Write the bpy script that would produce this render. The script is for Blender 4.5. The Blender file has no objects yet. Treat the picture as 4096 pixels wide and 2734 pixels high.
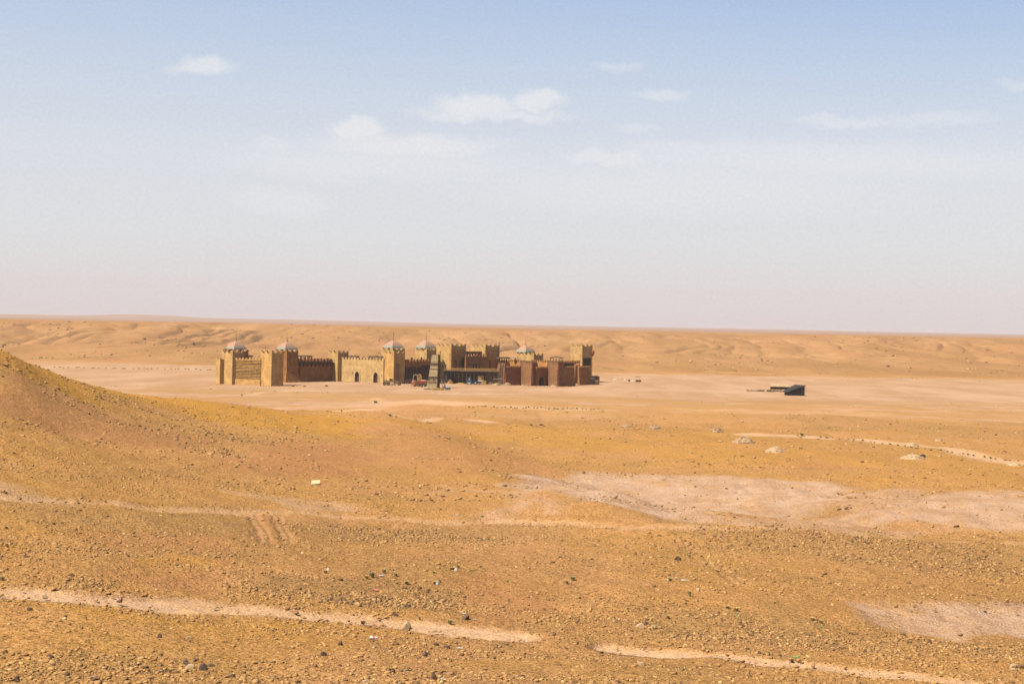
import bpy, math, random
import numpy as np
from mathutils import Vector, Matrix

# ------------------------------------------------------------------ camera, world, sun, exposure
scene = bpy.context.scene
COL = scene.collection
FPX, W0, H0 = 5690.0, 4096.0, 2734.0         # focal length and size in photo pixels
ZC = 30.0                                    # camera height
PITCH = math.atan(67.0 / FPX)
ROLL = math.atan(0.019)
SUN_H = Vector((-0.80, -0.60))               # horizontal direction to the sun
SUN_EL = math.radians(53)

cam_d = bpy.data.cameras.new('camera')
cam = bpy.data.objects.new('camera', cam_d)
COL.objects.link(cam)
cam_d.sensor_width = 36.0
cam_d.lens = FPX / W0 * 36.0
cam_d.clip_start = 0.5
cam_d.clip_end = 90000
Fv = Vector((0, math.cos(PITCH), -math.sin(PITCH)))
U0 = Vector((0, math.sin(PITCH), math.cos(PITCH)))
R0 = Vector((1, 0, 0))
Rv = R0 * math.cos(ROLL) + U0 * math.sin(ROLL)
Uv = U0 * math.cos(ROLL) - R0 * math.sin(ROLL)
M = Matrix((Rv, Uv, -Fv)).transposed().to_4x4()
M.translation = (0, 0, ZC)
cam.matrix_world = M
scene.camera = cam

scene.view_settings.view_transform = 'Standard'
scene.view_settings.look = 'None'
scene.view_settings.gamma = 1
scene.view_settings.exposure = 1.15
scene.cycles.max_bounces = 4
scene.cycles.diffuse_bounces = 2
scene.cycles.volume_bounces = 2
scene.cycles.use_denoising = True

sun_d = bpy.data.lights.new('sun', 'SUN')
sun = bpy.data.objects.new('sun', sun_d)
COL.objects.link(sun)
sun_d.energy = 5.0
sun_d.angle = math.radians(0.5)
sun_d.color = (1.0, 0.92, 0.80)
to_sun = Vector((SUN_H.x * math.cos(SUN_EL), SUN_H.y * math.cos(SUN_EL), math.sin(SUN_EL)))
sun.rotation_euler = to_sun.to_track_quat('Z', 'Y').to_euler()
sun.location = (0, 0, 80)


class NT:
    """small node-tree helper"""
    def __init__(s, tree):
        s.t = tree
        s.n = tree.nodes
        s.l = tree.links

    def node(s, typ, **kw):
        n = s.n.new(typ)
        for k, v in kw.items():
            setattr(n, k, v)
        return n

    def put(s, sock, v):
        if isinstance(v, bpy.types.NodeSocket):
            s.l.new(v, sock)
        elif isinstance(v, (tuple, list)) and len(v) == 3 and sock.type == 'RGBA':
            sock.default_value = (*v, 1)
        else:
            sock.default_value = v

    def math(s, op, a, b=0.0, c=None, clamp=False):
        n = s.node('ShaderNodeMath', operation=op, use_clamp=clamp)
        s.put(n.inputs[0], a)
        s.put(n.inputs[1], b)
        if c is not None:
            s.put(n.inputs[2], c)
        return n.outputs[0]

    def vmath(s, op, a, b=(0, 0, 0)):
        n = s.node('ShaderNodeVectorMath', operation=op)
        s.put(n.inputs[0], a)
        if op == 'SCALE':
            s.put(n.inputs['Scale'], b)
            return n.outputs[0]
        s.put(n.inputs[1], b)
        return n.outputs['Value'] if op in ('LENGTH', 'DOT_PRODUCT') else n.outputs[0]

    def mix(s, f, a, b, mode='MIX'):
        n = s.node('ShaderNodeMix', data_type='RGBA', blend_type=mode)
        n.clamp_factor = True
        s.put(n.inputs[0], f)
        s.put(n.inputs[6], a)
        s.put(n.inputs[7], b)
        return n.outputs[2]

    def noise(s, vec, scale, detail=3, rough=0.55, out='Fac'):
        n = s.node('ShaderNodeTexNoise')
        if vec is not None:
            s.put(n.inputs['Vector'], vec)
        n.inputs['Scale'].default_value = scale
        n.inputs['Detail'].default_value = detail
        n.inputs['Roughness'].default_value = rough
        return n.outputs[out]

    def rng(s, v, a, b, c=0.0, d=1.0, smooth=True):
        n = s.node('ShaderNodeMapRange', interpolation_type='SMOOTHSTEP' if smooth else 'LINEAR')
        s.put(n.inputs[0], v)
        n.inputs[1].default_value = a
        n.inputs[2].default_value = b
        n.inputs[3].default_value = c
        n.inputs[4].default_value = d
        return n.outputs[0]

    def scalev(s, vec, sc):
        n = s.node('ShaderNodeMapping')
        s.put(n.inputs[0], vec)
        n.inputs['Scale'].default_value = sc
        return n.outputs[0]

    def ramp(s, f, stops):
        n = s.node('ShaderNodeValToRGB')
        s.put(n.inputs[0], f)
        e = n.color_ramp.elements
        while len(e) < len(stops):
            e.new(0.5)
        for i, (p, c) in enumerate(stops):
            e[i].position = p
            e[i].color = (*c, 1)
        return n.outputs[0]


def lin(r, g, b):
    f = lambda c: (c / 255) / 12.92 if c < 10 else ((c / 255 + 0.055) / 1.055) ** 2.4
    return (f(r), f(g), f(b))


# ---- world: physical sky, dust near the horizon and a few clouds (all by direction)
SKY_K = 0.1
world = bpy.data.worlds.new('World')
scene.world = world
world.use_nodes = True
world.node_tree.nodes.clear()
w = NT(world.node_tree)
sky = w.node('ShaderNodeTexSky', sky_type='NISHITA')
sky.sun_disc = False
sky.sun_elevation = SUN_EL
sky.sun_rotation = math.atan2(SUN_H.x, SUN_H.y)
sky.air_density = 1.0
sky.dust_density = 2.0
sky.altitude = 1100
tc = w.node('ShaderNodeTexCoord').outputs['Generated']
sep = w.node('ShaderNodeSeparateXYZ')
w.put(sep.inputs[0], tc)
ysafe = w.math('MAXIMUM', sep.outputs[1], 0.15)
sx = w.math('DIVIDE', sep.outputs[0], ysafe)
sz = w.math('DIVIDE', sep.outputs[2], ysafe)
EXF = 2 ** scene.view_settings.exposure


def skyc(r, g, b):
    return tuple(c / SKY_K / EXF for c in lin(r, g, b))


el = sep.outputs[2]
dust = w.ramp(w.rng(el, 0.0, 0.25, 0, 1, False), [
    (0.00, lin(219, 208, 209)), (0.10, lin(221, 213, 214)), (0.24, lin(222, 221, 223)),
    (0.45, lin(220, 221, 226)), (0.70, lin(197, 207, 223)), (1.0, lin(158, 180, 215))])
dust = w.mix(1.0, dust, (1 / SKY_K / EXF,) * 3, 'MULTIPLY')
cloudy = w.noise(w.scalev(tc, (3, 3, 9)), 2.0, 4, 0.6)
fac = w.rng(el, 0.05, 0.6, 0.96, 0.25)
base = w.mix(fac, sky.outputs[0], dust)
# wide variation: paler on the left
lr = w.rng(sx, -0.45, 0.45, 0.22, 0.0)
lr = w.math('MULTIPLY', lr, w.rng(el, 0.02, 0.12))
base = w.mix(lr, base, skyc(214, 219, 230))
lr2 = w.math('MULTIPLY', w.rng(sx, 0.05, 0.40), w.rng(el, 0.12, 0.25, 0, 0.12))
base = w.mix(lr2, base, skyc(135, 172, 216))
comb = w.node('ShaderNodeCombineXYZ')
w.put(comb.inputs[0], sx)
w.put(comb.inputs[1], sz)
cv = comb.outputs[0]
wn = w.node('ShaderNodeTexNoise')
w.put(wn.inputs['Vector'], cv)
wn.inputs['Scale'].default_value = 34
wn.inputs['Detail'].default_value = 6
wn.inputs['Roughness'].default_value = 0.62
warp = w.vmath('SCALE', w.vmath('SUBTRACT', wn.outputs['Color'], (0.5, 0.5, 0.5)), 0.024)
cw = w.vmath('ADD', cv, warp)


def skypt(u, v):
    d = Fv * FPX + Rv * (u - W0 / 2) - Uv * (v - H0 / 2)
    return d.x / d.y, d.z / d.y


CL = [  # u, v, half width, half height, opacity, softness
    (815, 262, 115, 38, 0.62, 0.9), (770, 272, 110, 22, 0.35, 1.0), (1900, 425, 170, 50, 0.72, 0.8), (2150, 408, 120, 38, 0.72, 0.8),
    (1960, 462, 320, 26, 0.6, 0.9), (1430, 520, 110, 36, 0.72, 0.8), (1620, 580, 400, 50, 0.62, 1.0),
    (1100, 580, 90, 34, 0.35, 1.0), (1500, 650, 650, 80, 0.40, 1.2), (2480, 262, 115, 20, 0.32, 1.1),
    (2650, 378, 120, 24, 0.45, 0.9), (2560, 512, 110, 18, 0.30, 1.1), (2430, 622, 170, 34, 0.55, 0.9),
    (2750, 590, 300, 40, 0.35, 1.1), (3380, 475, 230, 24, 0.42, 1.0), (3750, 480, 260, 34, 0.35, 1.1),
    (4080, 345, 90, 26, 0.32, 1.1), (1120, 800, 220, 62, 0.33, 1.0), (3300, 640, 1000, 90, 0.42, 1.2), (2700, 760, 900, 110, 0.35, 1.2),
    (1100, 600, 260, 20, 0.2, 1.2)]
cf = None
for (u, v, hw, hh, op, so) in CL:
    cx_, cz_ = skypt(u, v)
    q = w.vmath('SUBTRACT', cw, (cx_, cz_, 0))
    q = w.vmath('MULTIPLY', q, (FPX / hw, FPX / hh, 0))
    L = w.vmath('LENGTH', q)
    f = w.rng(L, 1.35, 1.35 - so, 0, op)
    cf = f if cf is None else w.math('MAXIMUM', cf, f)
front = w.rng(sep.outputs[1], 0.1, 0.3)
cf = w.math('MULTIPLY', cf, front)
base = w.mix(cf, base, skyc(236, 236, 238))
# far-off ranges lost in the dust: their crest is barely darker than the air
grain = w.noise(w.scalev(cv, (1, 1, 1)), 420, 2, 0.7)
base = w.mix(1.0, base, w.ramp(grain, [(0.3, (0.955, 0.96, 0.965)), (0.7, (1.03, 1.028, 1.02))]), 'MULTIPLY')
bg = w.node('ShaderNodeBackground')
w.put(bg.inputs[0], base)
bg.inputs[1].default_value = SKY_K
wo = w.node('ShaderNodeOutputWorld')
w.l.new(bg.outputs[0], wo.inputs[0])

# ------------------------------------------------------------------ numeric helpers
rs = np.random.RandomState(7)
_tab = rs.rand(512, 512)


def vnoise(x, y, seed=0):
    x = np.asarray(x, float) + seed * 37.17
    y = np.asarray(y, float) + seed * 91.73
    xi = np.floor(x).astype(int)
    yi = np.floor(y).astype(int)
    fx, fy = x - xi, y - yi
    fx = fx * fx * fx * (fx * (fx * 6 - 15) + 10)
    fy = fy * fy * fy * (fy * (fy * 6 - 15) + 10)
    g = lambda a, b: _tab[a & 511, b & 511]
    return ((g(xi, yi) * (1 - fx) + g(xi + 1, yi) * fx) * (1 - fy) +
            (g(xi, yi + 1) * (1 - fx) + g(xi + 1, yi + 1) * fx) * fy)


def fbm(x, y, o=4, seed=0, gain=0.5):
    t, a, n = 0, 1.0, 0
    for i in range(o):
        t = t + a * (vnoise(x * 2 ** i, y * 2 ** i, seed + i * 3) - 0.5)
        n += a
        a *= gain
    return t / n * 2


def sstep(x, a, b):
    t = np.clip((x - a) / (b - a), 0, 1)
    return t * t * (3 - 2 * t)


def horizon(u):
    return 1300 + 0.019 * (u - W0 / 2)


# ------------------------------------------------------------------ terrain height field
def hermite(xs, ys, xq):
    xs = np.asarray(xs, float)
    ys = np.asarray(ys, float)
    h = np.diff(xs)
    d = np.diff(ys) / h
    m = np.zeros_like(ys)
    m[0], m[-1] = d[0], d[-1]
    for i in range(1, len(ys) - 1):
        if d[i - 1] * d[i] > 0:
            w1, w2 = 2 * h[i] + h[i - 1], h[i] + 2 * h[i - 1]
            m[i] = (w1 + w2) / (w1 / d[i - 1] + w2 / d[i])
    i = np.clip(np.searchsorted(xs, xq) - 1, 0, len(xs) - 2)
    t = np.clip((xq - xs[i]) / h[i], 0, 1)
    return ((2 * t ** 3 - 3 * t ** 2 + 1) * ys[i] + (t ** 3 - 2 * t ** 2 + t) * h[i] * m[i] +
            (-2 * t ** 3 + 3 * t ** 2) * ys[i + 1] + (t ** 3 - t ** 2) * h[i] * m[i + 1])


TAIL = [(545, -25.6), (790, -25.6), (980, -24.7), (1180, -21.6), (1330, -15.5), (1460, -7.0), (1540, -4.9), (1700, -4.6),
        (3500, -6.0), (9000, -6.5), (60000, -6.5)]
NEAR = [(0.5, -1.5), (10, -3.2)]
COLS = [
    (-0.36, [(37, -9.6), (50, -9.8), (75, -9.75), (110, -8.5), (140, -5.9), (153, -4.0), (175, -5.6), (215, -11), (270, -19), (350, -24.5)]),
    (-0.29, [(37, -9.6), (52, -10.05), (80, -10.3), (120, -10.2), (160, -9.35), (176, -8.6), (200, -10.2), (240, -15), (310, -22), (400, -25)]),
    (-0.22, [(37, -9.6), (54, -10.7), (85, -11.3), (130, -12), (180, -12.5), (206, -12.1), (230, -13.4), (270, -18), (340, -23), (430, -25.3)]),
    (-0.13, [(37, -9.6), (55, -11.25), (95, -12.6), (140, -13.6), (190, -14.8), (235, -15.65), (258, -16.6), (300, -20), (400, -24.3), (480, -25.5)]),
    (-0.04, [(37, -9.6), (55, -11.7), (100, -13.5), (150, -15.5), (200, -17.0), (270, -18.7), (340, -20.9), (430, -23.4), (500, -25.2)]),
    (0.10, [(37, -9.6), (55, -12.0), (80, -12.9), (105, -13.75), (130, -16.2), (170, -17.5), (230, -18.6), (300, -19.9), (390, -22), (480, -24.8)]),
    (0.20, [(37, -9.6), (55, -12.2), (80, -13.2), (105, -14.2), (130, -15.9), (170, -17.2), (230, -18.6), (300, -20), (390, -22), (480, -24.8)]),
    (0.36, [(37, -9.6), (52, -12.3), (80, -13.4), (105, -14.6), (130, -15.6), (170, -17.0), (230, -18.8), (300, -20.3), (390, -22.4), (480, -24.8)]),
]
_gd = np.exp(np.linspace(math.log(0.5), math.log(60000), 1600))
_T = np.array([c[0] for c in COLS])
_Z = np.array([hermite(np.log([p[0] for p in NEAR + c[1] + TAIL]), [p[1] for p in NEAR + c[1] + TAIL], np.log(_gd)) for c in COLS])
# finer table across
_tt = np.linspace(-0.5, 0.5, 81)
_ZZ = np.array([[0.0]])
_rows = []
for t in _tt:
    tc_ = np.clip(t, -0.36, 0.36)
    i = int(np.clip(np.searchsorted(_T, tc_) - 1, 0, len(_T) - 2))
    f = (tc_ - _T[i]) / (_T[i + 1] - _T[i])
    i0, i3 = max(i - 1, 0), min(i + 2, len(_T) - 1)
    m1 = (_Z[i + 1] - _Z[i0]) / (_T[i + 1] - _T[i0]) * (_T[i + 1] - _T[i])
    m2 = (_Z[i3] - _Z[i]) / (_T[i3] - _T[i]) * (_T[i + 1] - _T[i])
    _rows.append((2 * f ** 3 - 3 * f ** 2 + 1) * _Z[i] + (f ** 3 - 2 * f ** 2 + f) * m1 + (-2 * f ** 3 + 3 * f ** 2) * _Z[i + 1] + (f ** 3 - f ** 2) * m2)
_ZZ = np.array(_rows)


SPUR = [(-22, 240), (-12, 200), (-4, 155), (5, 120), (12, 103), (19, 93)]     # crest of the spur before the pale gully


def polar(x, y):
    x = np.asarray(x, float)
    y = np.asarray(y, float)
    th = np.arctan2(x, y)
    r = np.hypot(x, y)
    thc = np.clip(th, -0.75, 0.75)
    return r * np.cos(thc), np.tan(thc), th


def ground_z(x, y):
    x = np.asarray(x, float)
    y = np.asarray(y, float)
    d, t, th = polar(x, y)
    rim = d + 70 * fbm(x / 420, y / 900, 3, 5) * sstep(d, 1000, 1300) - 60 * np.exp(-((t + 0.19) / 0.035) ** 2) * sstep(d, 1000, 1200)
    dd = np.clip(np.where(d > 1000, rim, d), 0.5, 59999)
    gi = (np.log(dd) - math.log(0.5)) / (math.log(60000) - math.log(0.5)) * 1599
    i = np.clip(gi.astype(int), 0, 1598)
    f = gi - i
    ti = (np.clip(t, -0.5, 0.5) + 0.5) * 80
    j = np.clip(ti.astype(int), 0, 79)
    g = ti - j
    z = ((_ZZ[j, i] * (1 - f) + _ZZ[j, i + 1] * f) * (1 - g) + (_ZZ[j + 1, i] * (1 - f) + _ZZ[j + 1, i + 1] * f) * g)
    # rolling relief near
    a = sstep(d, 20, 60) * (1 - sstep(d, 470, 540))
    z = z + a * (0.62 * fbm(x / 19, y / 17, 4, 1) + 0.17 * fbm(x / 3.1, y / 3.1, 4, 2))
    sp = np.full(x.shape, 1e9)
    for (ax, ay), (bx, by) in zip(SPUR, SPUR[1:]):
        dx, dy = bx - ax, by - ay
        tq = np.clip(((x - ax) * dx + (y - ay) * dy) / (dx * dx + dy * dy), 0, 1)
        sp = np.minimum(sp, np.hypot(x - ax - tq * dx, y - ay - tq * dy))
    z = z + 1.5 * np.exp(-(sp / 9) ** 2)
    rg = 1 - np.abs(2 * vnoise(x / 26 + 0.5 * vnoise(x / 11, y / 11, 81), y / 34, 82) - 1)
    z = z - 1.0 * rg ** 3 * sstep(d, 75, 110) * (1 - sstep(d, 330, 420)) * sstep(t, -0.10, 0.03)
    z = z - 0.35 * rg ** 4 * sstep(d, 60, 90) * (1 - sstep(d, 120, 150)) + 0.55 * sstep(t, -0.3, -0.36) * sstep(d, 90, 130) * (1 - sstep(d, 180, 260))
    z = z + (0.05 * fbm(x / 1.3, y / 1.3, 3, 3)) * (1 - sstep(d, 80, 140))
    # low banks between the hillside and the plain
    z = z + 1.7 * np.maximum(0, fbm(x / 70, y / 24, 4, 9)) * sstep(d, 300, 380) * (1 - sstep(d, 500, 540))
    z = z + 0.12 * fbm(x / 30, y / 12, 3, 11) * sstep(d, 480, 560) * (1 - sstep(d, 740, 800))
    # foot of the escarpment and its gullies
    b = sstep(d, 780, 950) * (1 - sstep(rim, 1540, 1680))
    z = z + b * 2.6 * fbm(x / 110, y / 120, 5, 12) - b * 1.8 * (1 - np.abs(2 * vnoise(x / 70 + 0.8 * vnoise(x / 60, y / 60, 71), y / 330, 72) - 1)) ** 4
    wv = x + 60 * fbm(x / 160, y / 160, 3, 14)
    gl = 1 - np.abs(2 * vnoise(wv / 62, y / 520, 15) - 1)
    gl2 = 1 - np.abs(2 * vnoise(wv / 23, y / 260, 16) - 1)
    e = sstep(rim, 1080, 1300) * (1 - sstep(rim, 1470, 1550))
    z = z - e * (1 - 0.4 * sstep(rim, 1420, 1520)) * (6.0 * gl ** 5 + 4.4 * gl2 ** 3 - 1.2)
    z = z + e * 1.5 * fbm(x / 16, y / 26, 4, 18) + sstep(d, 900, 1050) * (1 - sstep(rim, 1480, 1560)) * 0.5 * fbm(x / 9, y / 9, 3, 19)
    gl3 = 1 - np.abs(2 * vnoise((wv + 8 * fbm(x / 20, y / 40, 2, 88)) / 13, y / 170, 17) - 1)
    z = z - e * 1.5 * gl3 ** 2 * (0.4 + 0.6 * vnoise(x / 50, y / 60, 89))
    led = rim + 9 * fbm(x / 22, y / 22, 3, 90)
    z = z - 1.5 * (1 - sstep(led, 1476, 1484)) * sstep(rim, 1330, 1460) * sstep(vnoise(x / 90, y / 300, 91), 0.3, 0.55)
    z = z + sstep(rim, 1440, 1475) * (1 - sstep(rim, 1500, 1560)) * 0.5 * fbm(x / 20, y / 9, 3, 22)
    # small mound left of the fort
    z = z + 4.6 * np.exp(-((x + 232) / 36) ** 2 - ((y - 960) / 30) ** 2)
    z = z + 2.4 * np.exp(-((x + 150) / 26) ** 2 - ((y - 930) / 24) ** 2)
    # far plateau and tablelands
    z = z + sstep(d, 1700, 2600) * 2.2 * fbm(x / 900, y / 700, 3, 20)
    far = sstep(d, 6500, 8500)
    z = z + far * (7 + 6 * fbm(x / 2600, y / 1800, 3, 21))
    z = z + 15 * np.exp(-((x + 2320) / 200) ** 4 - ((y - 9000) / 700) ** 2) + far * 9 * np.exp(-((x + 2400) / 1500) ** 4)
    return ZC + z


def ray(u, v):
    d = Fv * FPX + Rv * (u - W0 / 2) - Uv * (v - H0 / 2)
    return d / d.y


_ys = np.exp(np.linspace(math.log(22), math.log(9000), 3000))


def hit(u, v):
    """ground point seen at photo pixel (u, v)"""
    d = ray(u, v)
    zz = ZC + d.z * _ys - ground_z(d.x * _ys, _ys)
    k = np.where(zz < 0)[0]
    if len(k) == 0:
        y = _ys[-1]
    else:
        k = k[0]
        if k == 0:
            y = _ys[0]
        else:
            a, b = zz[k - 1], zz[k]
            y = _ys[k - 1] + (_ys[k] - _ys[k - 1]) * a / (a - b)
    return Vector((d.x * y, y, float(ground_z(d.x * y, y))))


def tanx(u, Y):
    v = horizon(u) + 25.6 * FPX / Y
    return ray(u, v).x


def P(u, Y):
    """point on the plain at photo column u, distance Y"""
    return Vector((tanx(u, Y) * Y, Y, ZC - 25.6))


def zt(u, v, Y):
    return ZC + ray(u, v).z * Y


def gz(x, y):
    return float(ground_z(x, y))


# ------------------------------------------------------------------ ground masks (areas of the place, in metres)
def seg_dist(px, py, pts, closed):
    best = np.full(px.shape, 1e9)
    n = len(pts)
    for i in range(n if closed else n - 1):
        ax, ay = pts[i]
        bx, by = pts[(i + 1) % n]
        dx, dy = bx - ax, by - ay
        L = dx * dx + dy * dy + 1e-9
        t = np.clip(((px - ax) * dx + (py - ay) * dy) / L, 0, 1)
        best = np.minimum(best, np.hypot(px - ax - t * dx, py - ay - t * dy))
    return best


def inside(px, py, pts):
    c = np.zeros(px.shape, bool)
    n = len(pts)
    for i in range(n):
        ax, ay = pts[i]
        bx, by = pts[(i + 1) % n]
        cond = (ay > py) != (by > py)
        xin = (bx - ax) * (py - ay) / (by - ay + 1e-12) + ax
        c ^= cond & (px < xin)
    return c


def world_poly(pp):
    return [tuple(hit(u, v)[:2]) for u, v in pp]


AREAS = {  # channel: list of (kind, pixel outline, softness metres or half width, weight)
    'pale': [
        ('a', [(1990, 1895), (2350, 1882), (2800, 1905), (3100, 1922), (3400, 1960), (3480, 1990), (3360, 2040), (3000, 2070), (2720, 2068), (2350, 1985)], 2.5, 1.0),
        ('a', [(3250, 2098), (3500, 2010), (3700, 1962), (3900, 1960), (4300, 1980), (4300, 2150), (3900, 2125), (3600, 2108)], 3.0, 0.95),
        ('a', [(1940, 1952), (2060, 1985), (2125, 2040), (2060, 2066), (2000, 2055), (1985, 2000), (1880, 1962)], 2.0, 0.7),
        ('a', [(2120, 1975), (2240, 2005), (2245, 2030), (2190, 2044), (2140, 2010)], 1.5, 0.6),
        ('a', [(3050, 2090), (3330, 2020), (3480, 1960), (3650, 1965), (3560, 2050), (3400, 2115)], 2.0, 0.7),
        ('a', [(1690, 1945), (1760, 1950), (1750, 1985), (1690, 1980)], 1.5, 0.4),
        ('a', [(3470, 2410), (3700, 2430), (3850, 2412), (4300, 2425), (4300, 2545), (3800, 2540), (3600, 2500)], 1.2, 0.85),
        ('a', [(0, 1880), (120, 1930), (200, 1975), (0, 1985), (-200, 1960)], 2.5, 0.5),
        ('a', [(860, 1950), (1300, 1995), (1440, 2040), (1200, 2030), (950, 1985)], 1.5, 0.45),
        ('a', [(2950, 2070), (3300, 2100), (3700, 2125), (3300, 2125), (2800, 2105)], 1.5, 0.6)],
    'road': [
        ('l', [(-300, 2350), (0, 2366), (400, 2394), (800, 2420), (1200, 2447), (1600, 2492), (2050, 2540)], 1.15, 0.95),
        ('l', [(2440, 2588), (2700, 2608), (3100, 2645), (3500, 2688), (3900, 2730), (4300, 2775)], 0.9, 0.95),
        ('l', [(-300, 1975), (0, 1988), (500, 2012), (1100, 2046), (1400, 2066), (2000, 2086), (2600, 2106), (3300, 2124), (4300, 2160)], 1.0, 0.48),
        ('l', [(2980, 1735), (3300, 1751), (3650, 1783), (3850, 1808), (4300, 1865)], 2.6, 0.95),
        ('l', [(1600, 1662), (1750, 1672), (1950, 1688)], 2.2, 0.8),
        ('l', [(1380, 1643), (1470, 1634)], 4.5, 1.0),
        ('l', [(1480, 1606), (1800, 1617), (2100, 1632), (2420, 1637)], 4.0, 0.8),
        ('l', [(1500, 1590), (1700, 1612), (2000, 1620), (2300, 1628)], 2.5, 0.5),
        ('l', [(2080, 1560), (2500, 1556), (3000, 1569), (3600, 1580), (4300, 1592)], 2.0, 0.8),
        ('l', [(820, 1584), (1000, 1578), (1150, 1564), (1900, 1558), (2300, 1556)], 2.2, 0.7),
        ('l', [(250, 1492), (600, 1496), (900, 1492)], 3.5, 0.5),
        ('l', [(3000, 1650), (3300, 1648), (3800, 1640)], 3.0, 0.4),
        ('l', [(2460, 1630), (2900, 1642), (3500, 1660), (4200, 1680)], 2.5, 0.4),
        ('l', [(1015, 2062), (1038, 2100), (1062, 2165)], 0.45, 0.22),
        ('l', [(1108, 2062), (1122, 2100), (1150, 2170)], 0.4, 0.2),
        ('l', [(3690, 2290), (3950, 2230), (4100, 2170)], 0.35, 0.2),
        ('l', [(2720, 2150), (2860, 2260), (2960, 2330)], 0.5, 0.15)],
    'red': [
        ('a', [(-200, 1500), (0, 1540), (300, 1600), (600, 1700), (900, 1790), (700, 1820), (300, 1760), (-200, 1700)], 6, 0.8),
        ('a', [(880, 1800), (1050, 1770), (1250, 1760), (1450, 1790), (1500, 1850), (1250, 1890), (1000, 1900), (930, 1850)], 4, 0.9),
        ('a', [(1350, 1730), (1500, 1700), (1700, 1720), (2000, 1790), (2400, 1900), (2500, 1960), (2100, 1940), (1700, 1860)], 6, 0.5),
        ('a', [(1000, 2060), (1070, 2060), (1130, 2160), (1080, 2180), (1040, 2150)], 0.8, 0.9),
        ('a', [(350, 2130), (800, 2130), (820, 2180), (500, 2190)], 2, 0.6),
        ('a', [(560, 2300), (620, 2275), (740, 2280), (820, 2310), (800, 2370), (560, 2365)], 1.2, 0.8),
        ('a', [(1880, 2340), (2060, 2310), (2200, 2360), (2300, 2440), (2100, 2520), (1900, 2440)], 2, 0.75),
        ('a', [(3050, 1850), (3300, 1855), (3600, 1870), (3400, 1880), (3100, 1868)], 5, 0.6),
        ('a', [(1480, 1620), (1800, 1636), (1900, 1660), (1700, 1665), (1500, 1640)], 8, 0.5),
        ('a', [(750, 1290), (950, 1286), (1150, 1300), (1250, 1330), (1050, 1370), (850, 1360), (780, 1330)], 40, 0.75),
        ('a', [(430, 1440), (560, 1422), (650, 1450), (560, 1470)], 10, 0.6),
        ('l', [(1620, 1572), (1900, 1580), (2300, 1586)], 4.0, 0.3)],
    'yellow': [
        ('a', [(-300, 1350), (0, 1405), (200, 1470), (400, 1540), (800, 1600), (1300, 1652), (1500, 1688), (1350, 1745), (1050, 1720), (750, 1650), (400, 1580), (150, 1530), (-300, 1440)], 5, 1.0),
        ('a', [(1480, 1680), (2000, 1705), (2600, 1752), (2950, 1800), (2700, 1850), (2200, 1790), (1700, 1725)], 8, 0.55),
        ('a', [(620, 2225), (800, 2230), (830, 2265), (640, 2262)], 1, 0.8),
        ('a', [(-50, 2175), (140, 2180), (150, 2205), (-50, 2200)], 1, 0.8),
        ('a', [(-200, 2385), (400, 2415), (1000, 2450), (1500, 2500), (1900, 2560), (1500, 2590), (900, 2530), (-200, 2440)], 2, 0.55),
        ('a', [(2600, 1890), (3500, 1900), (4200, 1880), (4200, 1945), (3500, 1930), (2900, 1905)], 5, 0.35),
        ('a', [(2050, 1690), (3000, 1715), (4200, 1860), (4200, 1900), (3000, 1860), (2400, 1800)], 10, 0.4)],
    'gravel': [
        ('a', [(-200, 2000), (500, 2030), (1010, 2060), (1020, 2140), (500, 2120), (-200, 2105)], 3, 0.9),
        ('a', [(1150, 2075), (2000, 2098), (2450, 2115), (2520, 2170), (1800, 2165), (1160, 2150)], 3, 0.85),
        ('a', [(2800, 2125), (3300, 2135), (4300, 2170), (4300, 2340), (3600, 2270), (2900, 2200)], 3, 0.8),
        ('a', [(1030, 2290), (1300, 2290), (1560, 2330), (1850, 2390), (1780, 2440), (1400, 2420), (1050, 2370)], 1.0, 1.0),
        ('a', [(2550, 2440), (2800, 2440), (3250, 2450), (3530, 2530), (3400, 2600), (2900, 2560), (2560, 2520)], 1.2, 0.9),
        ('a', [(210, 2300), (370, 2300), (380, 2360), (220, 2360)], 0.8, 0.8),
        ('a', [(100, 1560), (500, 1640), (900, 1740), (1200, 1790), (800, 1800), (300, 1690), (50, 1620)], 5, 0.6),
        ('a', [(1950, 1655), (2600, 1690), (3200, 1730), (3900, 1800), (3200, 1790), (2300, 1720)], 10, 0.5),
        ('a', [(2900, 1645), (4300, 1690), (4300, 1760), (3200, 1690)], 15, 0.5),
        ('a', [(3540, 2560), (4300, 2560), (4300, 2640), (3600, 2620)], 1.0, 0.5),
        ('l', [(1960, 1885), (2350, 1978), (2560, 2030), (2760, 2090)], 1.6, 0.75),
        ('a', [(-200, 1400), (60, 1440), (300, 1530), (560, 1600), (400, 1640), (150, 1580), (-200, 1540)], 5, 0.8),
        ('a', [(-200, 2640), (500, 2620), (900, 2640), (1100, 2734), (600, 2800), (-200, 2800)], 1.0, 0.6),
        ('a', [(1500, 2660), (2700, 2660), (2800, 2800), (1500, 2800)], 1.0, 0.4)],
}
_areas = {k: [(kd, world_poly(pp), s, wt) for kd, pp, s, wt in lst] for k, lst in AREAS.items()}


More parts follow.
